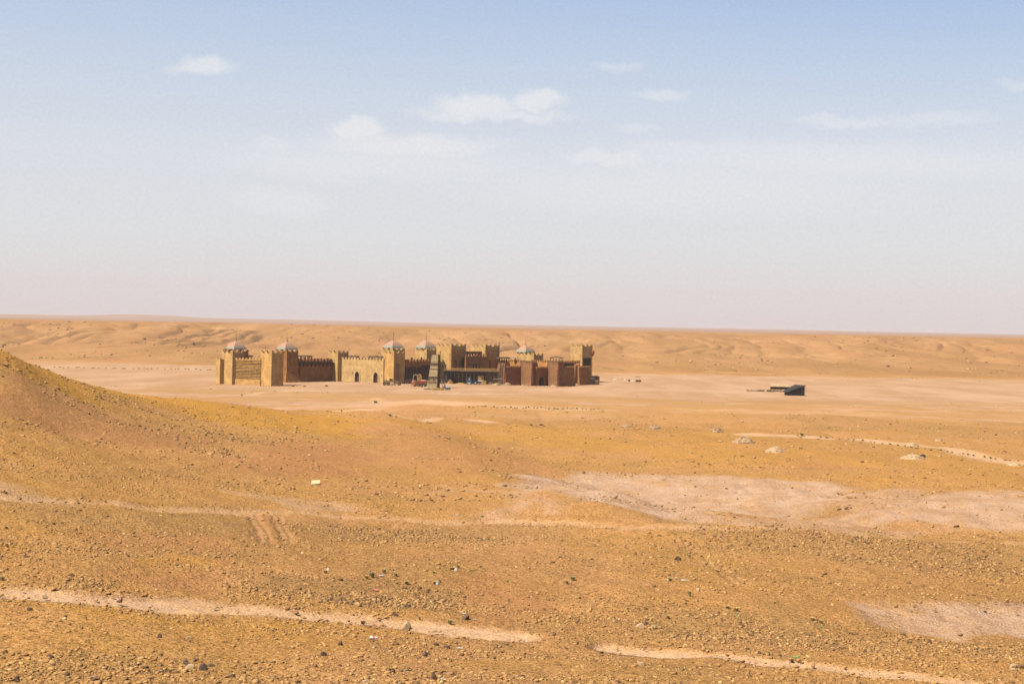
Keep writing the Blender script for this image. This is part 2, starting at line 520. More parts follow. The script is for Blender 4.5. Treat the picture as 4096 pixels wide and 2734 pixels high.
def masks(x, y):
    x = np.asarray(x, float)
    y = np.asarray(y, float)
    d, t, th = polar(x, y)
    xa, ya = x, y
    out = {}
    for k, lst in _areas.items():
        m = np.zeros(xa.shape)
        for kd, pts, s, wt in lst:
            X0, X1 = min(p[0] for p in pts) - 3 * s, max(p[0] for p in pts) + 3 * s
            Y0, Y1 = min(p[1] for p in pts) - 3 * s, max(p[1] for p in pts) + 3 * s
            I = np.where((xa > X0) & (xa < X1) & (ya > Y0) & (ya < Y1))[0]
            if len(I) == 0:
                continue
            x, y = xa[I], ya[I]
            if kd == 'a':
                wx = x + s * 2.0 * fbm(x / (s * 3), y / (s * 3), 4, 31)
                wy = y + s * 2.0 * fbm(x / (s * 3), y / (s * 3), 4, 47)
                sd = seg_dist(wx, wy, pts, True)
                sd = np.where(inside(wx, wy, pts), sd, -sd)
                m[I] = np.maximum(m[I], wt * sstep(sd, -s * 0.7, s * 0.7))
            else:
                sd = seg_dist(x + s * 0.5 * fbm(x / 3, y / 3, 3, 33), y + s * 0.5 * fbm(x / 3, y / 3, 3, 34), pts, False)
                m[I] = np.maximum(m[I], wt * (1 - sstep(sd, s * 0.5, s * 1.35)))
        out[k] = m
    # the flat by the fort: trodden pale earth
    x, y = xa, ya
    n = fbm(x / 60, y / 30, 4, 41)
    pl = sstep(d + 120 * fbm(x / 150, y / 40, 5, 42), 250, 470) * (1 - sstep(d + 60 * n + 130 * sstep(t, 0.05, 0.3) * 0, 760, 830))
    rut = np.zeros(xa.shape)
    for kd, pts, s, wt in _areas['road']:
        if s < 1.2:
            X0, X1 = min(p[0] for p in pts) - 3, max(p[0] for p in pts) + 3
            Y0, Y1 = min(p[1] for p in pts) - 3, max(p[1] for p in pts) + 3
            I = np.where((xa > X0) & (xa < X1) & (ya > Y0) & (ya < Y1))[0]
            if len(I):
                sd = seg_dist(xa[I] + s * 0.3 * fbm(xa[I] / 4, ya[I] / 4, 2, 33), ya[I] + s * 0.3 * fbm(xa[I] / 4, ya[I] / 4, 2, 34), pts, False)
                rut[I] = np.maximum(rut[I], np.exp(-((sd - 0.55 * s) / (0.22 * s)) ** 2))
    out['rut'] = rut
    out['plain'] = pl
    out['scarp'] = sstep(d + 80 * n, 760, 880)
    for k in ('gravel', 'yellow'):
        out[k] = out[k] * (1 - out['road'])
    return out


# ------------------------------------------------------------------ mesh building helpers
def vadd(o, label=None, cat=None, group=None, kind=None):
    if label:
        o['label'] = label
    if cat:
        o['category'] = cat
    if group:
        o['group'] = group
    if kind:
        o['kind'] = kind
    return o


def thing(name, label, cat, loc=(0, 0, 0), rz=0.0, group=None):
    o = bpy.data.objects.new(name, None)
    o.empty_display_size = 0.5
    COL.objects.link(o)
    o.location = loc
    o.rotation_euler = (0, 0, rz)
    return vadd(o, label, cat, group)


class MB:
    def __init__(s):
        s.v = []
        s.f = []

    def add(s, vs, fs):
        b = len(s.v)
        s.v += [tuple(p) for p in vs]
        s.f += [tuple(i + b for i in f) for f in fs]
        return s

    def hexa(s, p):  # 4 bottom (ccw from above), 4 top
        return s.add(p, [(3, 2, 1, 0), (4, 5, 6, 7), (0, 1, 5, 4), (1, 2, 6, 5), (2, 3, 7, 6), (3, 0, 4, 7)])

    def box(s, x0, x1, y0, y1, z0, z1):
        return s.hexa([(x0, y0, z0), (x1, y0, z0), (x1, y1, z0), (x0, y1, z0), (x0, y0, z1), (x1, y0, z1), (x1, y1, z1), (x0, y1, z1)])

    def frus(s, x0, x1, y0, y1, z0, z1, e):  # box whose bottom is larger by e on each side
        return s.hexa([(x0 - e, y0 - e, z0), (x1 + e, y0 - e, z0), (x1 + e, y1 + e, z0), (x0 - e, y1 + e, z0),
                       (x0, y0, z1), (x1, y0, z1), (x1, y1, z1), (x0, y1, z1)])

    def bar(s, a, b, w=0.1, h=None, up=(0, 0, 1)):
        h = h or w
        a, b = Vector(a), Vector(b)
        d = (b - a).normalized()
        u = Vector(up)
        if abs(d.dot(u)) > 0.98:
            u = Vector((0, 1, 0))
        r = d.cross(u).normalized() * (w / 2)
        q = r.cross(d).normalized() * (h / 2)
        return s.hexa([a - r - q, a + r - q, b + r - q, b - r - q, a - r + q, a + r + q, b + r + q, b - r + q])

    def cyl(s, a, b, r0, r1=None, n=10):
        r1 = r0 if r1 is None else r1
        a, b = Vector(a), Vector(b)
        d = (b - a).normalized()
        u = Vector((0, 0, 1)) if abs(d.z) < 0.95 else Vector((1, 0, 0))
        r = d.cross(u).normalized()
        q = r.cross(d)
        vs = []
        for c, rr in ((a, r0), (b, r1)):
            for i in range(n):
                t = 2 * math.pi * i / n
                vs.append(c + (r * math.cos(t) + q * math.sin(t)) * rr)
        fs = [(i, (i + 1) % n, n + (i + 1) % n, n + i) for i in range(n)]
        fs += [tuple(range(n - 1, -1, -1)), tuple(range(n, 2 * n))]
        return s.add(vs, fs)

    def extr(s, poly, y0, y1):  # poly of (x, z), ccw seen from -y
        n = len(poly)
        vs = [(x, y0, z) for x, z in poly] + [(x, y1, z) for x, z in poly]
        fs = [tuple(range(n)), tuple(range(2 * n - 1, n - 1, -1))]
        fs += [(i, n + i, n + (i + 1) % n, (i + 1) % n)[::1] for i in range(n)]
        return s.add(vs, fs)

    def prism(s, poly, z0, z1, bottom=None):  # poly of (x, y) ccw
        n = len(poly)
        bt = bottom or poly
        vs = [(x, y, z0) for x, y in bt] + [(x, y, z1) for x, y in poly]
        fs = [tuple(range(n - 1, -1, -1)), tuple(range(n, 2 * n))]
        fs += [(i, (i + 1) % n, n + (i + 1) % n, n + i) for i in range(n)]
        return s.add(vs, fs)

    def ball(s, c, r, n=8, sq=(1, 1, 1)):
        vs, fs = [], []
        m = n // 2 + 1
        for j in range(m + 1):
            ph = math.pi * j / m - math.pi / 2
            for i in range(n):
                t = 2 * math.pi * i / n
                vs.append((c[0] + r * sq[0] * math.cos(ph) * math.cos(t), c[1] + r * sq[1] * math.cos(ph) * math.sin(t), c[2] + r * sq[2] * math.sin(ph)))
        for j in range(m):
            for i in range(n):
                fs.append((j * n + i, j * n + (i + 1) % n, (j + 1) * n + (i + 1) % n, (j + 1) * n + i))
        return s.add(vs, fs)

    def build(s, name, mat, parent=None, smooth=False, jit=0.0, seed=0):
        me = bpy.data.meshes.new(name)
        V = s.v
        if jit:
            r = random.Random(seed)
            mp = {}
            V2 = []
            for p in V:
                k = tuple(round(c, 3) for c in p)
                if k not in mp:
                    mp[k] = tuple(c + r.uniform(-jit, jit) for c in p)
                V2.append(mp[k])
            V = V2
        me.from_pydata(V, [], s.f)
        uv = me.uv_layers.new(name='UVMap')
        for p in me.polygons:
            n = p.normal
            if abs(n.z) > 0.7:
                for li in p.loop_indices:
                    c = me.vertices[me.loops[li].vertex_index].co
                    uv.data[li].uv = (c.x, c.y)
            else:
                t = Vector((-n.y, n.x, 0)).normalized()
                for li in p.loop_indices:
                    c = me.vertices[me.loops[li].vertex_index].co
                    uv.data[li].uv = (c.dot(t), c.z)
        if smooth:
            me.polygons.foreach_set('use_smooth', [True] * len(me.polygons))
        me.materials.append(mat)
        o = bpy.data.objects.new(name, me)
        COL.objects.link(o)
        if parent is not None:
            o.parent = parent
        return o


def copy_tree(o, parent=None):
    c = o.copy()
    COL.objects.link(c)
    c.parent = parent
    for ch in list(o.children):
        copy_tree(ch, c)
    return c


# ------------------------------------------------------------------ materials
def new_mat(name):
    m = bpy.data.materials.new(name)
    m.use_nodes = True
    n = NT(m.node_tree)
    b = m.node_tree.nodes['Principled BSDF']
    b.inputs['Roughness'].default_value = 0.9
    b.inputs['Specular IOR Level'].default_value = 0.15
    return m, n, b


ALB = 0.50    # exposure is set for the bright open ground: all base colours share this factor


def al(c):
    return tuple(x * ALB for x in c)


def simple(name, c, c2=None, scale=3.0, rough=0.85, metal=0.0, spec=0.2, bump=0.0):
    m, n, b = new_mat(name)
    c2 = c2 or tuple(x * 0.7 for x in c)
    c, c2 = al(c), al(c2)
    tcn = n.node('ShaderNodeTexCoord').outputs['Object']
    f = n.rng(n.noise(tcn, scale, 4, 0.6), 0.35, 0.65)
    n.put(b.inputs['Base Color'], n.mix(f, c, c2))
    b.inputs['Roughness'].default_value = rough
    b.inputs['Metallic'].default_value = metal
    b.inputs['Specular IOR Level'].default_value = spec
    if bump:
        bn = n.node('ShaderNodeBump')
        bn.inputs['Strength'].default_value = bump
        n.put(bn.inputs['Height'], n.noise(tcn, scale * 4, 4, 0.6))
        n.l.new(bn.outputs[0], b.inputs['Normal'])
    return m


def masonry(name, c1, c2, mortar, stain, bw=1.1, bh=0.45, msize=0.03, bump=0.5, stainamt=0.5):
    m, n, b = new_mat(name)
    c1, c2, mortar, stain = al(c1), al(c2), al(mortar), al(stain)
    uv = n.node('ShaderNodeTexCoord').outputs['UV']
    ob = n.node('ShaderNodeTexCoord').outputs['Object']
    wv = n.vmath('ADD', uv, n.vmath('SCALE', n.vmath('SUBTRACT', n.noise(uv, 0.9, 3, 0.6, 'Color'), (0.5, 0.5, 0.5)), 0.35))
    br = n.node('ShaderNodeTexBrick')
    n.put(br.inputs['Vector'], wv)
    n.put(br.inputs['Color1'], c1)
    n.put(br.inputs['Color2'], c2)
    n.put(br.inputs['Mortar'], mortar)
    br.inputs['Scale'].default_value = 1.0
    br.inputs['Mortar Size'].default_value = msize
    br.inputs['Mortar Smooth'].default_value = 0.6
    br.inputs['Brick Width'].default_value = bw
    br.inputs['Row Height'].default_value = bh
    f = n.rng(n.noise(ob, 0.35, 5, 0.65), 0.38, 0.68)
    f = n.math('MULTIPLY', f, stainamt)
    col = n.mix(f, br.outputs['Color'], stain)
    # runs of mud washed down the face
    st = n.rng(n.noise(n.scalev(uv, (1.1, 0.13, 1)), 1.0, 4, 0.6), 0.46, 0.66, 0, 0.6)
    big = n.ramp(n.noise(ob, 0.42, 3, 0.6), [(0.38, (0.80, 0.78, 0.74)), (0.62, (1.16, 1.16, 1.14))])
    col = n.mix(1.0, col, big, 'MULTIPLY')
    col = n.mix(st, col, stain)
    v = n.noise(ob, 2.6, 4, 0.7)
    col = n.mix(1.0, col, n.ramp(v, [(0.36, (0.74, 0.72, 0.68)), (0.64, (1.2, 1.2, 1.18))]), 'MULTIPLY')
    n.put(b.inputs['Base Color'], col)
    bn = n.node('ShaderNodeBump')
    bn.inputs['Strength'].default_value = bump
    bn.inputs['Distance'].default_value = 0.08
    h = n.math('MULTIPLY_ADD', n.noise(ob, 3.0, 4, 0.7), 1.4, n.math('MULTIPLY', br.outputs['Fac'], -0.5))
    n.put(bn.inputs['Height'], h)
    n.l.new(bn.outputs[0], b.inputs['Normal'])
    return m


M_STONE = masonry('tan_stone', (0.66, 0.405, 0.150), (0.58, 0.345, 0.118), (0.44, 0.25, 0.085), (0.68, 0.45, 0.19))
M_PALE = masonry('pale_stone', (0.74, 0.50, 0.23), (0.69, 0.45, 0.19), (0.56, 0.34, 0.14), (0.60, 0.38, 0.14), bump=0.5)
M_GOLD = masonry('golden_stone', (0.70, 0.40, 0.13), (0.62, 0.34, 0.10), (0.44, 0.23, 0.065), (0.72, 0.46, 0.18))
M_MUD = masonry('mud_plaster', (0.43, 0.185, 0.052), (0.40, 0.17, 0.048), (0.38, 0.16, 0.045), (0.28, 0.11, 0.035), 3, 2, 0.01, 0.35)
M_REDMUD = masonry('red_mud_plaster', (0.40, 0.14, 0.055), (0.37, 0.13, 0.05), (0.35, 0.12, 0.05), (0.26, 0.095, 0.04), 3, 2, 0.01, 0.35)
M_BRICK = masonry('rough_mud_brick', (0.46, 0.235, 0.10), (0.34, 0.155, 0.062), (0.17, 0.075, 0.03), (0.34, 0.16, 0.065), 1.1, 0.55, 0.13, 1.2, 0.3)
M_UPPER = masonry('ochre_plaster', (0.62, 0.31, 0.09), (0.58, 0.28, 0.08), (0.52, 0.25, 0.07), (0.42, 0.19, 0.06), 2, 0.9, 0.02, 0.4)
M_WOOD = simple('weathered_wood', (0.20, 0.135, 0.08), (0.10, 0.062, 0.035), 2.5)
M_DWOOD = simple('dark_wood', (0.055, 0.033, 0.02), (0.09, 0.055, 0.03), 2.5)
M_BLACKWOOD = simple('blackened_wood', (0.022, 0.021, 0.021), (0.045, 0.04, 0.036), 1.5)
M_PLANK = simple('orange_timber', (0.80, 0.47, 0.15), (0.50, 0.25, 0.07), 1.2)
M_PALEWOOD = simple('bleached_wood', (0.50, 0.40, 0.27), (0.36, 0.26, 0.15), 1.6)
M_REED = simple('reed_matting', (0.19, 0.085, 0.04), (0.11, 0.05, 0.028), 2.2)
M_YREED = simple('yellow_reed', (0.30, 0.17, 0.055), (0.2, 0.1, 0.035), 2.2)
M_STEEL = simple('rusty_pipe', (0.18, 0.085, 0.05), (0.26, 0.14, 0.08), 5, 0.6)
M_STRAW = simple('straw', (0.60, 0.36, 0.10), (0.38, 0.19, 0.05), 6, bump=0.8)
M_YPAINT = simple('yellow_panel', (0.58, 0.37, 0.10), (0.42, 0.24, 0.06), 3)
M_ORANGE = simple('faded_orange_paint', (0.40, 0.10, 0.035), (0.30, 0.075, 0.03), 2, 0.6)
M_CABIN = simple('faded_pink_orange_paint', (0.62, 0.28, 0.15), (0.5, 0.2, 0.1), 2, 0.6)
M_TYRE = simple('tyre_rubber', (0.025, 0.022, 0.02), (0.05, 0.04, 0.03), 6)
M_GRADER = simple('dusty_yellow_paint', (0.42, 0.26, 0.08), (0.22, 0.13, 0.06), 3, 0.6)
M_GLASS = simple('dusty_glass', (0.03, 0.035, 0.04), (0.06, 0.06, 0.06), 2, 0.15, 0, 0.6)
M_CHROME = simple('bright_metal', (0.7, 0.7, 0.7), (0.5, 0.5, 0.5), 3, 0.35, 0.3)
M_CARBODY = simple('dark_grey_paint', (0.06, 0.06, 0.07), (0.09, 0.085, 0.085), 1, 0.55, 0.0, 0.3)
M_WHITE = simple('white_plastic', (0.78, 0.78, 0.76), (0.6, 0.6, 0.58), 5, 0.5)
M_TEAL = simple('teal_paint', (0.07, 0.22, 0.30), (0.05, 0.15, 0.2), 3, 0.5)
M_NAVY = simple('navy_paint', (0.025, 0.05, 0.13), (0.02, 0.035, 0.08), 3, 0.45)
M_RUST = simple('rusty_container', (0.16, 0.065, 0.04), (0.1, 0.045, 0.03), 2)
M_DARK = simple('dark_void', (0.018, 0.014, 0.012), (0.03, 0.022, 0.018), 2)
M_SKIP = simple('brown_sheet_metal', (0.17, 0.09, 0.05), (0.12, 0.06, 0.035), 2)
M_LEAF = simple('dry_leaf', (0.55, 0.48, 0.17), (0.75, 0.58, 0.22), 9)
M_LEAFG = simple('green_leaf', (0.38, 0.38, 0.15), (0.58, 0.50, 0.2), 9)
M_DRY = simple('dry_stalks', (0.85, 0.60, 0.24), (0.62, 0.46, 0.17), 9)
M_RED = simple('pink_plastic', (0.75, 0.12, 0.12), (0.8, 0.3, 0.28), 5, 0.5)
M_GREEN = simple('green_plastic', (0.14, 0.42, 0.12), (0.28, 0.5, 0.2), 5, 0.35)
M_CLEAR = simple('milky_plastic', (0.72, 0.70, 0.66), (0.6, 0.56, 0.5), 5, 0.4)
M_CARD = simple('cardboard', (0.72, 0.58, 0.32), (0.64, 0.5, 0.28), 3)
M_RAG = simple('brown_rag', (0.26, 0.115, 0.05), (0.14, 0.06, 0.03), 8, bump=0.5)
M_POLE = simple('dark_metal_pole', (0.10, 0.075, 0.06), (0.14, 0.1, 0.07), 4, 0.6)
M_RUBBLE = simple('rubble', (0.56, 0.37, 0.19), (0.28, 0.17, 0.09), 3.5, bump=0.8)
M_MARL = simple('pale_rubble', (0.60, 0.40, 0.22), (0.48, 0.30, 0.15), 1.5, bump=0.5)
M_ROCKB = simple('brown_rock', (0.22, 0.125, 0.065), (0.13, 0.07, 0.038), 4, bump=0.6)
M_ROCKP = simple('pale_rock', (0.55, 0.40, 0.23), (0.42, 0.27, 0.13), 4, bump=0.6)
M_ROCKD = simple('dark_rock', (0.085, 0.055, 0.04), (0.13, 0.08, 0.05), 4, bump=0.6)


def dome_material():
    m, n, b = new_mat('painted_dome_sheet')
    ob = n.node('ShaderNodeTexCoord').outputs['Object']
    s = n.node('ShaderNodeSeparateXYZ')
    n.put(s.inputs[0], ob)
    z = n.math('ADD', s.outputs[2], n.math('MULTIPLY', n.math('SUBTRACT', n.noise(ob, 0.8, 3), 0.5), 0.5))
    col = n.ramp(n.rng(z, 0, 3.8, 0, 1, False), [
        (0.0, (0.33, 0.39, 0.36)), (0.20, (0.36, 0.38, 0.34)), (0.34, (0.46, 0.31, 0.23)), (0.8, (0.50, 0.30, 0.22)), (0.95, (0.36, 0.36, 0.32))])
    r = n.rng(n.noise(ob, 1.8, 5, 0.7), 0.52, 0.72, 0, 0.5)
    col = n.mix(r, col, (0.35, 0.23, 0.15))
    col = n.mix(1.0, col, al((0.98, 0.86, 0.72)), 'MULTIPLY')
    n.put(b.inputs['Base Color'], col)
    b.inputs['Roughness'].default_value = 0.6
    return m


M_DOME = dome_material()


def ground_material():
    m, n, b = new_mat('desert_ground')
    geo = n.node('ShaderNodeNewGeometry')
    pos = geo.outputs['Position']
    p = n.scalev(pos, (1, 1, 0.3))
    at = {}
    for k in ('pale', 'road', 'red', 'yellow', 'gravel', 'plain', 'scarp'):
        a = n.node('ShaderNodeAttribute', attribute_name=k)
        at[k] = a.outputs['Fac']
    nb = n.noise(p, 0.035, 5, 0.6)
    nm = n.noise(p, 0.45, 5, 0.6)
    nf = n.noise(p, 3.2, 5, 0.65)
    nff = n.noise(p, 11.0, 4, 0.7)
    col = n.mix(n.rng(nb, 0.35, 0.65), (0.47, 0.235, 0.088), (0.43, 0.225, 0.070))
    col = n.mix(n.rng(nm, 0.4, 0.68, 0, 0.55), col, (0.50, 0.27, 0.115))
    col = n.mix(n.rng(n.noise(n.scalev(pos, (1, 0.55, 1)), 0.075, 6, 0.68), 0.49, 0.60, 0, 0.65), col, (0.50, 0.255, 0.125))
    col = n.mix(n.rng(n.noise(n.scalev(pos, (0.8, 0.45, 1)), 0.05, 6, 0.7), 0.53, 0.62, 0, 0.55), col, (0.33, 0.175, 0.075))
    # scattered fine stones: dark and light specks
    vo = n.node('ShaderNodeTexVoronoi')
    n.put(vo.inputs['Vector'], p)
    vo.inputs['Scale'].default_value = 4.5
    spc = n.node('ShaderNodeSeparateColor')
    n.put(spc.inputs[0], vo.outputs['Color'])
    dcol = n.mix(spc.outputs[0], (0.20, 0.11, 0.05), (0.60, 0.39, 0.17))
    edge = n.rng(vo.outputs['Distance'], 0.42, 0.30)
    vo2 = n.node('ShaderNodeTexVoronoi')
    n.put(vo2.inputs['Vector'], p)
    vo2.inputs['Scale'].default_value = 11.0
    sp2 = n.node('ShaderNodeSeparateColor')
    n.put(sp2.inputs[0], vo2.outputs['Color'])
    d2 = n.ramp(sp2.outputs[1], [(0.0, (0.24, 0.13, 0.06)), (0.3, (0.42, 0.22, 0.08)), (0.7, (0.48, 0.26, 0.10)), (1.0, (0.66, 0.42, 0.19))])
    col = n.mix(n.math('MULTIPLY', n.math('SUBTRACT', 1.0, n.math('MAXIMUM', at['plain'], at['scarp'])), n.rng(vo2.outputs['Distance'], 0.5, 0.35, 0, 0.7)), col, d2)
    amt = n.math('MULTIPLY_ADD', at['gravel'], 0.5, 0.30)
    amt = n.math('MULTIPLY', amt, n.math('SUBTRACT', 1.0, at['road']))
    amt = n.math('MULTIPLY', amt, n.math('SUBTRACT', 1.0, at['plain']))
    amt = n.math('MULTIPLY', amt, n.math('SUBTRACT', 1.0, n.math('MULTIPLY', at['pale'], 0.8)))
    amt = n.math('MULTIPLY', amt, n.math('SUBTRACT', 1.0, at['scarp']))
    nn = n.math('MULTIPLY', nm, 0.5)
    F = lambda k, g=1.0: n.math('MULTIPLY', n.rng(n.math('ADD', at[k], n.math('MULTIPLY', n.math('SUBTRACT', nf, 0.5), n.math('MULTIPLY', n.math('MULTIPLY', at[k], n.math('SUBTRACT', 1.0, at[k])), 2.4))), 0.0, 1.0, 0, 1, False), g)
    col = n.mix(F('gravel', 0.45), col, (0.33, 0.19, 0.085))
    col = n.mix(n.math('MULTIPLY', F('yellow', 0.8), n.rng(nm, 0.34, 0.58, 0.45, 1.0)), col, (0.50, 0.25, 0.046))
    col = n.mix(F('red', 0.9), col, (0.42, 0.20, 0.092))
    col = n.mix(n.math('MULTIPLY', amt, edge), col, dcol)
    plc = n.mix(n.rng(n.noise(n.scalev(pos, (1, 0.25, 0.3)), 0.045, 6, 0.65), 0.36, 0.64), (0.44, 0.28, 0.20), (0.345, 0.20, 0.125))
    # low banks of stonier, browner earth between hillside and flat, drawn out along the slope
    plc = n.mix(n.rng(n.noise(n.scalev(pos, (0.16, 0.75, 0.3)), 0.06, 6, 0.7), 0.40, 0.54, 0, 0.85), plc, (0.345, 0.195, 0.085))
    plc = n.mix(n.rng(n.noise(n.scalev(pos, (0.22, 0.9, 0.3)), 0.09, 5, 0.7), 0.56, 0.66, 0, 0.5), plc, (0.50, 0.33, 0.235))
    far_y = n.node('ShaderNodeSeparateXYZ')
    n.put(far_y.inputs[0], pos)
    plf = n.mix(n.rng(n.noise(n.scalev(pos, (1, 0.25, 0.3)), 0.045, 6, 0.65), 0.36, 0.64), (0.44, 0.275, 0.180), (0.36, 0.213, 0.125))
    plc = n.mix(n.rng(far_y.outputs[1], 500, 560), plc, plf)
    col = n.mix(F('plain', 0.95), col, plc)
    scn = n.noise(n.scalev(pos, (1, 0.22, 2)), 0.02, 6, 0.65)
    scc = n.mix(n.rng(scn, 0.35, 0.68), (0.40, 0.225, 0.095), (0.52, 0.30, 0.14))
    scc = n.mix(n.rng(n.noise(pos, 0.008, 4, 0.6), 0.5, 0.7, 0, 0.6), scc, (0.47, 0.235, 0.12))
    # darker broken rock in places on the scarp
    sc2 = n.rng(n.noise(n.scalev(pos, (1, 0.10, 2)), 0.085, 7, 0.7), 0.585, 0.66, 0, 0.75)
    scc = n.mix(sc2, scc, (0.30, 0.155, 0.085))
    sc3 = n.rng(n.noise(n.scalev(pos, (0.6, 0.2, 3)), 0.03, 7, 0.75), 0.56, 0.66, 0, 0.5)
    scc = n.mix(sc3, scc, (0.60, 0.38, 0.21))
    scrub = n.rng(n.noise(n.scalev(pos, (1, 0.08, 1)), 0.30, 3, 0.7), 0.58, 0.66, 0, 0.55)
    scc = n.mix(scrub, scc, (0.30, 0.21, 0.09))
    dn = n.node('ShaderNodeSeparateXYZ')
    n.put(dn.inputs[0], pos)
    scc = n.mix(n.rng(dn.outputs[1], 1750, 2600, 0, 0.85), scc, (0.40, 0.27, 0.20))  # greys the far plateau: distance haze put into the ground colour
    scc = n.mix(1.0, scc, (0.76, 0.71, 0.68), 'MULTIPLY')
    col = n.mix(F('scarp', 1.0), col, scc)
    rim = n.node('ShaderNodeAttribute', attribute_name='rim').outputs['Fac']
    rr = n.math('MULTIPLY', rim, n.rng(n.noise(n.scalev(pos, (0.15, 1, 6)), 0.09, 6, 0.7), 0.48, 0.6))
    col = n.mix(n.math('MULTIPLY', rr, 0.6), col, (0.25, 0.125, 0.07))
    pc = n.mix(n.rng(n.noise(p, 0.22, 6, 0.65), 0.35, 0.65), (0.58, 0.40, 0.30), (0.47, 0.30, 0.205))
    pc = n.mix(n.rng(nf, 0.45, 0.65, 0, 0.5), pc, (0.36, 0.20, 0.12))
    pc = n.mix(n.rng(n.noise(n.scalev(pos, (1, 0.5, 1)), 0.5, 6, 0.75), 0.52, 0.64, 0, 0.5), pc, (0.42, 0.235, 0.10))
    col = n.mix(n.math('MULTIPLY', F('pale', 0.92), n.rng(n.noise(n.scalev(pos, (1, 0.6, 1)), 0.28, 6, 0.7), 0.34, 0.52, 0.6, 1.0)), col, pc)
    rc = n.mix(n.rng(nf, 0.35, 0.7), (0.54, 0.355, 0.245), (0.47, 0.29, 0.175))
    rut = n.node('ShaderNodeAttribute', attribute_name='rut').outputs['Fac']
    rc = n.mix(n.math('MULTIPLY', n.math('SUBTRACT', 1.0, rut), n.rng(nf, 0.4, 0.6, 0.08, 0.5)), rc, (0.44, 0.26, 0.13))
    col = n.mix(n.math('MULTIPLY', F('road', 0.95), n.rng(nm, 0.36, 0.5, 0.72, 1.0)), col, rc)
    v = n.mix(1.0, n.ramp(nff, [(0.36, (0.66, 0.63, 0.60)), (0.64, (1.30, 1.30, 1.30))]), n.ramp(nf, [(0.36, (0.80, 0.78, 0.76)), (0.64, (1.18, 1.19, 1.2))]), 'MULTIPLY')
    soft = n.math('SUBTRACT', 1.0, n.math('MAXIMUM', at['plain'], at['scarp']))
    v = n.mix(n.math('MULTIPLY_ADD', soft, 0.75, 0.25), (1, 1, 1), v)
    col = n.mix(1.0, col, v, 'MULTIPLY')
    col = n.mix(1.0, col, al((1.28, 1.28, 1.17)), 'MULTIPLY')
    n.put(b.inputs['Base Color'], col)
    b.inputs['Roughness'].default_value = 1.0
    b.inputs['Specular IOR Level'].default_value = 0.0
    bn = n.node('ShaderNodeBump')
    bn.inputs['Strength'].default_value = 1.0
    bn.inputs['Distance'].default_value = 0.5
    h = n.math('ADD', n.math('MULTIPLY', nf, 0.35), n.math('MULTIPLY', nff, 0.16))
    h = n.math('ADD', h, n.math('MULTIPLY', n.math('MULTIPLY', edge, amt), 0.35))
    h = n.math('ADD', h, n.math('MULTIPLY', nm, 0.9))
    h = n.math('MULTIPLY', h, n.math('SUBTRACT', 1.0, n.math('MULTIPLY', n.math('MAXIMUM', at['road'], at['plain']), 0.8)))
    n.put(bn.inputs['Height'], h)
    n.l.new(bn.outputs[0], b.inputs['Normal'])
    return m


M_GROUND = ground_material()


def stone_material():
    m, n, b = new_mat('scattered_stone')
    a = n.node('ShaderNodeAttribute', attribute_name='tone').outputs['Fac']
    pos = n.node('ShaderNodeNewGeometry').outputs['Position']
    col = n.ramp(a, [(0.0, (0.09, 0.055, 0.036)), (0.15, (0.20, 0.11, 0.055)), (0.3, (0.34, 0.185, 0.078)), (0.6, (0.45, 0.25, 0.10)),
                     (0.82, (0.53, 0.33, 0.14)), (1.0, (0.66, 0.48, 0.26))])
    col = n.mix(1.0, col, n.ramp(n.noise(pos, 14, 3, 0.6), [(0.3, (0.8, 0.8, 0.8)), (0.7, (1.15, 1.15, 1.15))]), 'MULTIPLY')
    col = n.mix(1.0, col, al((1.26, 1.25, 1.10)), 'MULTIPLY')
    n.put(b.inputs['Base Color'], col)
    return m


M_SCREE = stone_material()


